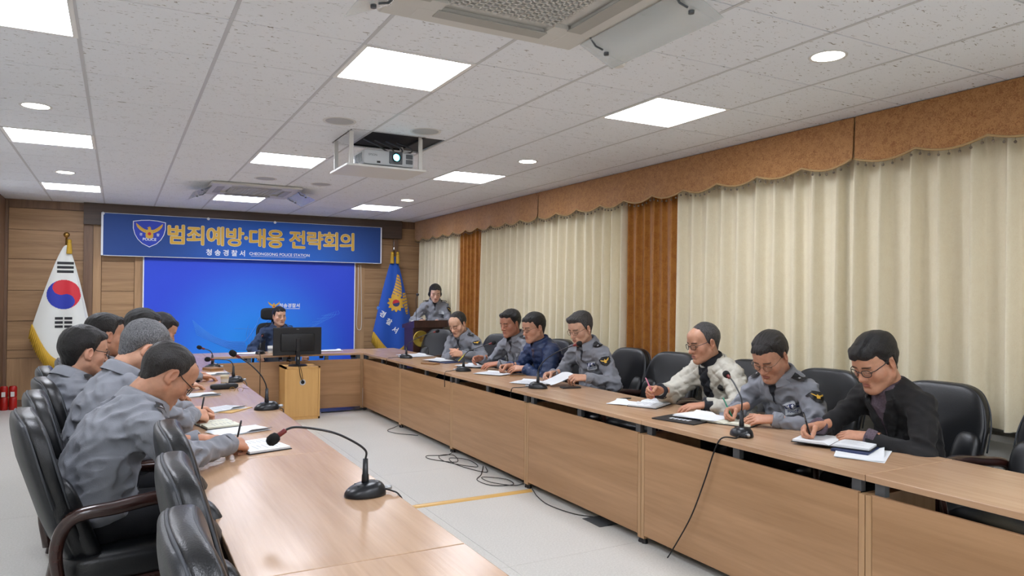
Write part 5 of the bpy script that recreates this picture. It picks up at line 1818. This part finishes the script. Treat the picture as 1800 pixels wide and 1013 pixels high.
person('black-haired person mostly hidden at the far end of the left row', (.31, 6.62, 1.175), 20, .28, head_yaw=-6, head_pitch=24, hair=dict(front=.066, temple=.045, top=.024, side=.016), hair_mat='hair_black', skin='#b98a6e', detail=.7,
       right=dict(at=(.60, 6.62, .79), dir=(.9, .2, -.1), pose='rest'), left=dict(at=(.58, 6.9, .79), dir=(.9, 0, -.1), pose='rest'), seed=6)
# head of the table
person('chief in dark navy uniform sitting behind the back table in front of the blue backdrop', (1.943, 10.25, 1.18), 268, .06, head_yaw=14, head_pitch=2, wear='uniform', jacket='cloth_uniform', hair=dict(front=.066, temple=.045, top=.022, side=.011, quiff=.006, part=1), hair_mat='hair_black',
       face_p=dict(open=True), skin='#c9a088', detail=.62, right=dict(at=(1.645, 10.03, .66), dir=(.05, -1, -.2), pose='fist', hint=(.8, -.4, -.6)), left=dict(at=(2.245, 10.03, .65), dir=(0, -1, -.2), pose='fist', hint=(-.8, -.4, -.6)), seed=7, scale=1.0, hscale=1.0, seat_z=.50)
person('woman in grey police jacket standing at the lectern, reading', (4.105, 9.92, 1.522), 248, .03, head_yaw=6, head_pitch=20, wear='woman', hair=dict(front=.070, temple=.05, top=.018, side=.018, long=True, bun=True, part=0), hair_mat='hair_black', skin='#d4ad98', detail=.62, standing=True,
       face_p=dict(lip='#a0504c', jaw=.9), right=dict(at=(3.84, 9.78, 1.12), dir=(-.7, -.6, -.1), pose='rest', hint=(.8, -.3, -.7)), left=dict(at=(4.03, 9.66, 1.12), dir=(-.6, -.8, -.1), pose='rest', hint=(-.8, -.3, -.7)), seed=8, scale=.97, hscale=1.0)
# right row
person('balding officer in grey jacket with clasped hands at the far end of the right row', (3.50, 7.76, 1.155), 203, .20, head_yaw=4, head_pitch=26, hair=dict(front=.086, temple=.07, top=.012, side=.011, bald=(.05, .004)), hair_mat='hair_dark', skin='#cba085', detail=.75,
       right=dict(at=(3.40, 7.56, .83), dir=(-.75, -.65, .12), roll=70, pose='clasp', hint=(.9, -.1, -.6)), left=dict(at=(3.38, 7.38, .83), dir=(-.80, .1, .12), roll=70, pose='clasp', hint=(-.9, -.1, -.6)), seed=9, fat=.006)
person('officer in grey jacket beside the man in the navy padded jacket', (3.60, 6.645, 1.198), 190, .16, head_yaw=2, head_pitch=12, hair=dict(front=.070, temple=.045, top=.024, side=.010, quiff=.010), hair_mat='hair_black', skin='#b07c64', detail=.75,
       right=dict(at=(3.36, 6.84, .83), dir=(-.95, -.1, -.1), roll=60, pose='hold'), left=dict(at=(3.39, 6.52, .80), dir=(-.95, .25, -.1), roll=20, pose='rest'), seed=10)
pr = person('man in navy quilted padded jacket and glasses in the right row', (3.50, 5.99, 1.183), 180, .20, head_yaw=4, head_pitch=12, wear='puffer_h', jacket='puffer_navy', hair=dict(front=.064, temple=.042, top=.022, side=.012), hair_mat='hair_black', skin='#bd8f76', glasses='frame_metal', detail=.85,
            right=dict(at=(3.32, 6.14, .81), dir=(-.96, .1, -.15), roll=50, pose='write'), left=dict(at=(3.40, 5.98, .80), dir=(-.8, .5, -.02), roll=30, pose='rest'), seed=11, inner='shirt_purple', fat=.004)
PEN['R3'] = pr['grip'][1]
pr = person('thin-faced officer in grey jacket and glasses holding up a sheet of paper', (3.55, 5.265, 1.205), 186, .18, head_yaw=4, head_pitch=18, hair=dict(front=.070, temple=.05, top=.026, side=.009, quiff=.012), hair_mat='hair_salt', skin='#c49a82', glasses='frame_metal', detail=.9,
            face_p=dict(jaw=.92, fat=-.003), right=dict(at=(3.35, 5.40, .81), dir=(-.95, -.1, -.15), roll=45, pose='write'), left=dict(at=(3.40, 4.97, .815), dir=(-.95, .3, .02), roll=35, pose='hold'), seed=12)
PEN['R4'] = pr['grip'][1]; SHEET = pr['grip'][-1]
pr = person('man in white quilted padded jacket and glasses holding a pink pen', (3.58, 3.785, 1.172), 176, .22, head_yaw=-6, head_pitch=14, wear='puffer_d', jacket='puffer_white', hair=dict(front=.092, temple=.068, top=.010, side=.009, bald=(.05, .005)), hair_mat='hair_salt', skin='#b98a70', glasses='frame_dark', detail=1.0,
            right=dict(at=(3.20, 3.80, .855), dir=(-.96, .12, .05), roll=62, pose='write', hint=(.8, -.2, -.8)), left=dict(at=(3.33, 3.52, .79), dir=(-.8, .4, -.1), roll=10, pose='rest', hint=(-.8, -.2, -.7)), seed=13, fat=.008)
PEN['R5'] = pr['grip'][1]
pr = person('officer in grey police jacket and clear glasses writing with a green pen', (3.50, 3.125, 1.130), 184, .24, head_yaw=6, head_pitch=32, hair=dict(front=.070, temple=.05, top=.024, side=.013), hair_mat='hair_dark', skin='#b98a70', glasses='frame_metal', detail=1.0, face_p=dict(fat=.005),
            right=dict(at=(3.31, 3.20, .815), dir=(-.96, .15, -.2), roll=45, pose='write', hint=(.8, -.1, -.8)), left=dict(at=(3.31, 2.94, .79), dir=(-.72, .68, -.05), roll=25, pose='rest', hint=(-.9, -.1, -.6)), seed=14, fat=.014, hscale=1.12)
PEN['R6'] = pr['grip'][1]
pr = person('man in black suit jacket and glasses writing in a notebook, nearest on the right', (3.48, 2.415, 1.155), 172, .24, head_yaw=0, head_pitch=26, wear='suit', jacket='cloth_black', inner='shirt_purple', hair=dict(front=.052, temple=.036, top=.026, side=.013, part=-1), hair_mat='hair_black', skin='#b98a6f', glasses='frame_dark', detail=1.0, face_p=dict(fat=.005),
            right=dict(at=(3.215, 2.555, .82), dir=(-.96, .25, -.2), roll=48, pose='write', hint=(.8, -.1, -.8)), left=dict(at=(3.33, 2.36, .79), dir=(-.35, .93, -.05), roll=20, pose='rest', hint=(-.9, -.2, -.5)), seed=15, fat=.014, hscale=1.13)
PEN['R7'] = pr['grip'][1]

# ================================================================ THINGS ON THE TABLES
mat('paper', '#dfe2e4', .8)
mat('paper_cream', '#d8d8c6', .8)
mat('paper_edge', '#c9cac6', .85)
mat('ink_grey', '#8d939b', .8)
mat('cover_navy', '#1f2d52', .5)
mat('cover_black', '#17191c', .5)
mat('cover_brown', '#8a6238', .5)
mat('manila', '#c9a25e', .7)
mat('mic_black', '#14171c', .33)
mat('mic_foam', '#0c0d0f', .95, bump=(500, .6))
mat('mic_red', '#6e1a1c', .4)
mat('connector', '#a7a9ab', .3, .8)
mat('pen_pink', '#d0708c', .35)
mat('pen_green', '#1f8f6c', .35)
mat('pen_black', '#141416', .35)
mat('pen_yellow', '#d8d24a', .35)
mat('cup_paper', '#d6cfb6', .6)
mat('ceramic', '#dcdcd6', .25)

def microphone(base, rz, neck, label, n=10):
    """conference microphone; neck = points (reach, side, height) from the base"""
    t = thing('gooseneck_microphone', label, 'microphone', (base[0], base[1], TB + .0005), rz, 'gooseneck microphones')
    superell(MB(), (0, 0, .0), (.078, .058, .05), .8, .95, lambda p: Vector((p.x, p.y, max(0, p.z) * (1 - .25 * p.x / .078))), 32, 18).build('base', 'mic_black', t, True)
    MB().tube([(0, 0, .03), (0, 0, .075), (0, 0, .08), (0, 0, .135)], [.015, .013, .011, .0095], 12).build('stem', 'mic_black', t, True)
    pts = smooth_path([(0, 0, .13)] + neck, 8)
    MB().tube(pts, .0042, 8).build('gooseneck', 'mic_black', t, True)
    e = Vector(neck[-1]); d = (Vector(neck[-1]) - Vector(neck[-2])).normalized()
    Q = d.to_track_quat('Z', 'Y').to_matrix()
    MB().lathe([(.006, -.03), (.0095, -.026), (.0095, 0), (.006, .004)], 12, c=e, rot=Q).build('light_ring', 'mic_red', t, True)
    MB().lathe([(.008, 0), (.017, .006), (.0205, .02), (.019, .036), (.010, .046), (.001, .048)], 14, c=e, rot=Q).build('foam_head', 'mic_foam', t, True)
    MB().lathe([(.009, 0), (.009, .03), (.007, .034)], 12, c=(-.068, 0, .018), rot=Matrix.Rotation(-PI / 2, 3, 'Y')).build('connector', 'connector', t, True)
    for k in range(2):
        MB().lathe([(.006, 0), (.006, .004)], 10, c=(.03, -.02 + .04 * k, .038)).build('button', 'dark_metal', t, True)
    return t
# local +x of a microphone points at its speaker; rz rotates that in the world
microphone((.815, 2.63), PI, [(0, 0, .165), (.05, 0, .205), (.13, 0, .245), (.24, -.02, .268), (.285, -.02, .262), (.31, -.02, .245)], 'large black gooseneck microphone nearest the camera on the left table')
microphone((.85, 4.87), PI, [(.01, 0, .17), (.04, 0, .225), (.10, 0, .29), (.16, 0, .335), (.19, 0, .355)], 'black gooseneck microphone, second from the camera on the left table')
microphone((.86, 6.49), PI, [(.01, 0, .16), (.04, 0, .185), (.10, 0, .195), (.18, 0, .198)], 'black gooseneck microphone beside the paper cup on the left table')
microphone((.83, 7.76), PI, [(.005, 0, .15), (.03, 0, .18), (.10, 0, .205)], 'farthest black gooseneck microphone on the left table')
microphone((2.999, 8.12), R(-40), [(.01, 0, .15), (.06, 0, .20), (.18, 0, .26), (.36, 0, .32)], 'farthest black gooseneck microphone on the right table')
microphone((2.997, 6.50), R(-8), [(.01, 0, .16), (.06, 0, .20), (.16, 0, .235), (.29, 0, .27)], 'black gooseneck microphone, second from the far end on the right table')
microphone((2.992, 5.05), R(-38), [(.01, 0, .17), (.07, 0, .24), (.18, 0, .31), (.31, 0, .36)], 'black gooseneck microphone in front of the officer holding a sheet')
microphone((2.97, 2.85), R(66), [(0, 0, .19), (.05, 0, .235), (.13, 0, .28), (.20, 0, .30)], 'black gooseneck microphone in front of the officer with the green pen')
microphone((1.56, 9.42), R(70), [(.01, 0, .15), (.05, 0, .2), (.12, 0, .22)], 'black gooseneck microphone in front of the chief on the back table')

def cable(pts, label, r=.0032, n=8, m='black_rubber'):
    return tag(MB().tube(smooth_path(pts, n), r, 6).build('cable', m, None, True), label, 'cable', 'black cables')
Zt = TB + .004
cable([(.885, 2.63, Zt + .012), (.905, 2.60, Zt + .01), (.925, 2.57, Zt), (.935, 2.55, TB - .04), (.937, 2.55, .5)], 'short microphone cable over the left table edge, nearest the camera')
cable([(.92, 4.87, Zt + .012), (.925, 4.82, Zt + .008), (.935, 4.76, Zt - .01), (.94, 4.75, .55)], 'microphone cable over the left table edge by the second microphone')
cable([(.93, 6.49, Zt + .012), (.945, 6.40, Zt + .004), (.95, 6.34, .70), (.952, 6.32, .55)], 'microphone cable over the left table edge near the cup')
cable([(2.94, 2.83, Zt + .010), (2.88, 2.80, Zt), (2.80, 2.82, Zt + .004), (2.775, 2.85, .68), (2.77, 2.92, .50), (2.765, 3.02, .28), (2.76, 3.16, .06), (2.76, 3.2, .005)], 'long black cable hanging down the right table front panel', .004)
cable([(2.93, 5.08, Zt + .01), (2.85, 5.10, Zt + .004), (2.795, 5.12, Zt), (2.785, 5.13, .69), (2.80, 5.14, .66)], 'microphone cable over the right table edge by the third microphone')
cable([(2.93, 6.52, Zt + .01), (2.85, 6.50, Zt + .004), (2.79, 6.48, Zt - .01), (2.784, 6.47, .60)], 'microphone cable over the right table edge by the second microphone')
cable([(2.94, 8.16, Zt + .01), (2.86, 8.2, Zt + .003), (2.79, 8.2, Zt - .01), (2.785, 8.2, .66)], 'microphone cable over the right table edge at the far microphone')
cable([(1.54, 9.35, Zt + .01), (1.52, 9.22, Zt), (1.515, 9.146, Zt - .01), (1.515, 9.142, .5), (1.515, 9.14, .02)], 'black cable hanging down the back table front')
zf = .005
cable([(2.80, 7.75, .03), (2.72, 7.74, zf), (2.60, 7.60, zf), (2.64, 7.40, zf), (2.80, 7.2, zf)], 'single black cable loop on the floor at the far right panel')
cable([(2.82, 6.28, .03), (2.70, 6.2, zf), (2.52, 6.25, zf), (2.50, 6.1, zf), (2.66, 5.9, zf), (2.74, 6.15, zf + .004), (2.62, 6.2, zf), (2.58, 5.95, zf), (2.74, 5.65, zf), (2.78, 5.9, zf + .006), (2.66, 6.05, zf + .004), (2.62, 5.8, zf), (2.72, 5.45, zf), (2.80, 5.6, zf + .006)], 'tangled black cable coil on the floor below the right table')
cable([(2.80, 5.65, zf), (2.66, 5.4, zf), (2.55, 5.25, zf), (2.58, 5.05, zf), (2.74, 5.0, zf), (2.76, 5.15, zf + .005), (2.62, 5.3, zf + .004), (2.60, 5.12, zf + .008), (2.72, 4.96, zf + .004), (2.82, 4.98, zf)], 'second black cable coil on the floor near the threshold strip')
cable([(2.80, 4.80, .01), (2.74, 4.62, zf), (2.70, 4.4, zf), (2.74, 4.15, zf), (2.82, 4.02, zf)], 'black cable arc on the floor by the floor box')
cable([(2.25, 9.12, .004), (2.45, 9.10, .01), (2.65, 9.13, .006), (2.78, 9.08, .02), (2.80, 9.2, .01)], 'black cable along the floor under the back table', .008)

def sheets(name, x, y, w, h, rz, n, label, m='paper', z=TB, th=.0009, lines=True, spread=.02, seed=0, cat='paper'):
    """small pile of loose sheets, slightly fanned"""
    rnd = random.Random(seed * 7 + int(x * 100) + int(y * 10))
    t = thing(name, label, cat, (x, y, z + .0006), R(rz), 'papers on the tables')
    for k in range(n):
        dx, dy, a = (0, 0, 0) if k == 0 else (rnd.uniform(-spread, spread), rnd.uniform(-spread, spread), rnd.uniform(-.12, .12))
        o = MB()
        def fn(u, v, s_=k):
            zz = .0015 * math.sin(u * 5 + v * 3 + s_) + (.012 * max(0, u - .8) ** 2 * 25 * (v > .5) if s_ == n - 1 else 0)
            return ((u - .5) * w, (v - .5) * h, .002 + zz)
        o.grid(fn, 10, 10)
        MB_ = o.build('sheet', m, t, True, (dx, dy, k * .0022), (0, 0, a), fix=False)
    if lines:
        l = MB()
        for q in range(9):
            yy = h * (.38 - .085 * q)
            ww = w * (.72 if q % 3 else .5)
            zz = n * .0022 + .0036
            l.raw([(-w * .38, yy, zz), (-w * .38 + ww, yy, zz), (-w * .38 + ww, yy + .004, zz), (-w * .38, yy + .004, zz)], [(0, 1, 2, 3)])
        l.build('print_lines', 'ink_grey', t, fix=False)
    return t
def notebook(x, y, w, h, rz, label, cover='cover_black', z=TB, page='paper_cream', th=.012):
    """open notebook: two bowed page blocks on a cover; w = full width when open"""
    t = thing('notebook', label, 'notebook', (x, y, z + .0005), R(rz), 'open notebooks')
    MB().box((0, 0, .002), (w + .012, h + .012, .004), bev=.001).build('cover', cover, t)
    for s in (-1, 1):
        def fn(u, v, s=s):
            a = u
            return (s * (.002 + a * (w / 2 - .002)), (v - .5) * h, .0045 + th * (math.sin(min(1, a * 5) * PI / 2)) * (1 - .25 * a))
        b = MB().grid(fn, 14, 4)
        b.grid(lambda u, v, s=s: (s * (w / 2), (v - .5) * h, .0045 + th * .75 * u), 2, 4)
        for q in (0, 1):
            b.grid(lambda u, v, s=s, q=q: (fn(u, q)[0], fn(u, q)[1], .0045 + (fn(u, q)[2] - .0045) * v), 14, 2)
        pg = b.build('pages', page, t, True, fix=False)
        l = MB()
        for r_ in range(6):
            yy = h * (.36 - .12 * r_)
            p = [fn(.2 + .1 * k, 0) for k in range(7 if r_ % 2 else 5)]
            for a_, b_ in zip(p[:-1], p[1:]):
                l.raw([(a_[0], yy, a_[2] + .0008), (b_[0], yy, b_[2] + .0008), (b_[0], yy + .0035, b_[2] + .0008), (a_[0], yy + .0035, a_[2] + .0008)], [(0, 1, 2, 3)])
        l.build('handwriting', 'ink_grey', pg, fix=False)
    return t
def pen(grip, tip, m, label, L=.145):
    g = Vector(grip); tp = Vector(tip); d = (g - tp).normalized()
    t = thing('pen', label, 'pen', tuple(tp))
    Q = d.to_track_quat('Z', 'Y').to_matrix()
    MB().lathe([(.0008, 0), (.0035, .012), (.0045, .016), (.0045, L - .012), (.0038, L), (.001, L + .001)], 12, rot=Q).build('barrel', m, t, True)
    MB().box(Q @ Vector((.0055, 0, L - .025)), (.0015, .003, .036), rot=Q).build('clip', 'connector', t)
    return t
def held_pen(k, m, label, d=(0, 0, 1), L=.145, below=None):
    """pen through the grip of a hand, pointing up along d; the tip touches the page unless below is given"""
    g = Vector(PEN[k]); d = Vector(d).normalized()
    q = below if below is not None else max(.02, (g.z - (TB + .014)) / d.z)
    pen(g, g - d * q, m, label, L)
def phone(x, y, rz, label, m='cover_black', case=None, w=.075, h=.155):
    t = thing('phone', label, 'phone', (x, y, TB + .0005), R(rz), 'phones')
    MB().box((0, 0, .0045), (w, h, .009), bev=.003).build('case', case or m, t)
    MB().box((0, 0, .0094), (w * .9, h * .93, .0008)).build('screen', 'black_plastic', t)
    return t

# left table
notebook(.605, 3.68, .27, .20, -75, 'open notebook under the pen of the nearest man', page='paper')
held_pen('L1', 'pen_black', 'black pen held by the man nearest the camera', (.22, .1, 1))
sheets('paper_pile', .58, 4.16, .20, .28, -70, 2, 'white sheets beside the grey-haired man notebook', lines=False)
notebook(.50, 4.40, .24, .18, -78, 'open notebook under the hand of the grey-haired man')
held_pen('L2', 'pen_black', 'dark pen held by the grey-haired man', (.2, .2, 1))
sheets('paper_pile', .60, 4.98, .18, .25, -60, 3, 'crumpled pale papers lying on the yellow envelope')
tag(MB().box((0, 0, .002), (.17, .24, .003), bev=.001).build('envelope', 'manila', None, False, (.64, 4.95, TB), (0, 0, R(-40))), 'yellow manila envelope under pale papers on the left table', 'envelope')
sheets('paper_pile', .52, 5.75, .2, .28, -80, 2, 'white sheet in front of the fourth man', lines=False)
t = thing('pencil_case', 'long black zip case lying on the left table near the cup', 'case', (.735, 6.05, TB), R(8))
superell(MB(), (0, 0, .022), (.105, .03, .022), .5, .5, None, 24, 12).build('pouch', 'cover_black', t, True)
MB().box((.02, 0, .044), (.012, .05, .003)).build('strap', 'dark_metal', t)
t = thing('reading_glasses', 'folded gold reading glasses lying on the left table', 'glasses', (.80, 5.87, TB + .0145), R(-25))
g = MB()
for s in (-1, 1):
    g.tube([(s * .03 + .021 * math.cos(a), 0, .017 * math.sin(a)) for a in [2 * PI * k / 20 for k in range(21)]], .0014, 6, cap=False)
    g.tube([(s * .052, 0, .006), (s * .055, .04, .002), (s * .06, .13, -.012)], .0013, 6)
g.tube([(-.009, 0, .002), (0, -.003, .006), (.009, 0, .002)], .0013, 6)
g.build('frame', 'brass', t, True)
def paper_cup(x, y, label):
    t = thing('paper_cup', label, 'cup', (x, y, TB))
    MB().lathe([(.024, .001), (.025, 0), (.034, .078), (.0355, .08), (.034, .082), (.032, .078), (.024, .004)], 24).build('cup', 'cup_paper', t, True)
    MB().lathe([(.0285, .03), (.0315, .056)], 24, cap=False).build('printed_band', 'paper_edge', t, True)
paper_cup(.765, 6.27, 'small cream paper cup on the left table')
sheets('paper_pile', .77, 7.2, .2, .28, -85, 3, 'white papers near the far left microphones', lines=False)
t = thing('book', 'thick brown book by the farthest left microphone', 'book', (.82, 7.60, TB), R(20))
MB().box((0, 0, .012), (.13, .18, .024), bev=.002).build('cover', 'cover_brown', t)
MB().box((.003, 0, .012), (.128, .176, .019)).build('pages', 'paper_cream', t)
# back table
t = thing('mug', 'white printed mug in front of the chief', 'mug', (1.70, 9.50, TB))
MB().lathe([(.036, 0), (.038, .004), (.038, .09), (.035, .091), (.033, .086), (.033, .01)], 26).build('cup', 'ceramic', t, True)
MB().tube([(.037, 0, .072), (.058, 0, .066), (.062, 0, .045), (.055, 0, .026), (.037, 0, .02)], .005, 8).build('handle', 'ceramic', t, True)
MB().lathe([(.0386, .03), (.0386, .06)], 26, cap=False).build('print_band', 'ink_grey', t, True)
sheets('paper_pile', 2.47, 9.60, .30, .21, 3, 3, 'white papers on the back table right of the monitor', lines=False)
sheets('paper_pile', 1.38, 9.52, .30, .21, -4, 2, 'white papers on the back table left of the chief', lines=False)
# right table
sheets('paper_pile', 3.22, 8.42, .30, .42, 10, 3, 'white papers beside the farthest right microphone')
t = thing('wallet', 'brown wallet on the right table before the balding officer', 'wallet', (2.98, 7.32, TB), R(25))
MB().box((0, 0, .008), (.10, .19, .016), bev=.004).build('leather', 'cover_brown', t)
MB().tube([(.05, -.05, .008), (.06, 0, .008), (.05, .05, .008)], .003, 6).build('strap', 'cover_black', t)
t = thing('folder', 'navy folder with white papers before the balding officer', 'folder', (3.23, 7.48, TB), R(12))
MB().box((0, 0, .005), (.24, .33, .01), bev=.002).build('cover', 'cover_navy', t)
sheets('paper_pile', 3.20, 7.60, .21, .30, 16, 2, 'white sheets on top of the navy folder', z=TB + .011)
sheets('paper_pile', 3.26, 6.88, .21, .30, 22, 3, 'white sheets on a black folder before the second officer', z=TB + .008)
t = thing('folder', 'black folder under white sheets before the second officer', 'folder', (3.30, 6.85, TB), R(22))
MB().box((0, 0, .0035), (.24, .32, .007), bev=.002).build('cover', 'cover_black', t)
pen((3.13, 6.86, .83), (3.11, 6.88, .80), 'pen_yellow', 'yellow highlighter held upright by the second officer', .12)
sheets('paper_pile', 3.15, 6.16, .22, .30, 28, 4, 'spread papers before the man in the navy padded jacket')
held_pen('R3', 'pen_black', 'dark pen held by the man in the navy padded jacket', (-.1, .5, .8))
phone(3.29, 5.93, 70, 'phone in a brown case by the man in the navy padded jacket', case='cover_brown')
sheets('paper_pile', 3.13, 5.36, .24, .32, 30, 3, 'papers before the officer holding a sheet', seed=2)
held_pen('R4', 'pen_black', 'dark pen held by the officer with the sheet', (.6, -.4, .5))
g = SHEET
def curl(u, v):
    return (g[0] + .02 - .26 * u * .9, g[1] + .03 + .20 * (v - .1), TB + .02 + .075 * (1 - u) ** 1.3 + .012 * math.sin(v * 3))
tag(MB().grid(curl, 12, 8).build('lifted_sheet', 'paper', None, True, fix=False), 'single white sheet lifted by the thin-faced officer', 'paper')
phone(3.24, 4.95, 80, 'black phone lying under the lifted sheet hand', w=.075, h=.16)
notebook(3.28, 3.96, .40, .20, 28, 'open white ring notebook before the man in the white padded jacket', page='paper')
sheets('paper_pile', 3.12, 4.10, .20, .16, 28, 2, 'loose sheets left of the ring notebook', lines=False)
pen((3.28, 4.235, TB + .006), (3.20, 4.25, TB + .006), 'pen_black', 'black marker lying behind the ring notebook', .1)
held_pen('R5', 'pen_pink', 'pink pen raised by the man in the white padded jacket', (-.1, .5, .85), .15, .05)
t = thing('folder', 'black folder with white lettering before the green pen officer', 'folder', (3.02, 3.37, TB), R(14))
MB().box((0, 0, .004), (.22, .30, .008), bev=.002).build('cover', 'cover_black', t)
mk = MB()
for k in range(5):
    mk.box((-.035, .06 - .03 * k, .0085), (.022, .016, .0006)); mk.box((-.012, .06 - .03 * k, .0085), (.008, .02, .0006))
mk.build('printed_title', 'print_white', t)
notebook(3.22, 3.17, .30, .20, -68, 'open notebook under the green pen')
sheets('paper_pile', 3.16, 3.35, .21, .29, 12, 4, 'white printed sheets beside the green pen notebook', z=TB + .010, lines=False)
held_pen('R6', 'pen_green', 'green pen held by the officer with clear glasses', (-.1, .5, .85), .15)
notebook(3.20, 2.44, .36, .22, -68, 'open notebook of the man in the black suit', cover='cover_black', z=TB + .013, page='paper')
t = thing('book', 'blue covered book under the notebook of the man in the black suit', 'book', (3.21, 2.33, TB), R(20))
MB().box((0, 0, .006), (.24, .17, .012), bev=.002).build('cover', 'cover_navy', t)
sheets('paper_pile', 3.14, 2.24, .21, .30, -62, 2, 'white sheet with a curled corner before the man in the black suit', lines=False)
held_pen('R7', 'pen_black', 'black pen held by the man in the black suit', (-.1, .28, 1), .15)
sheets('paper_pile', 3.81, 9.60, .21, .30, 90, 2, 'papers read by the woman on the lectern', z=1.107, lines=False)
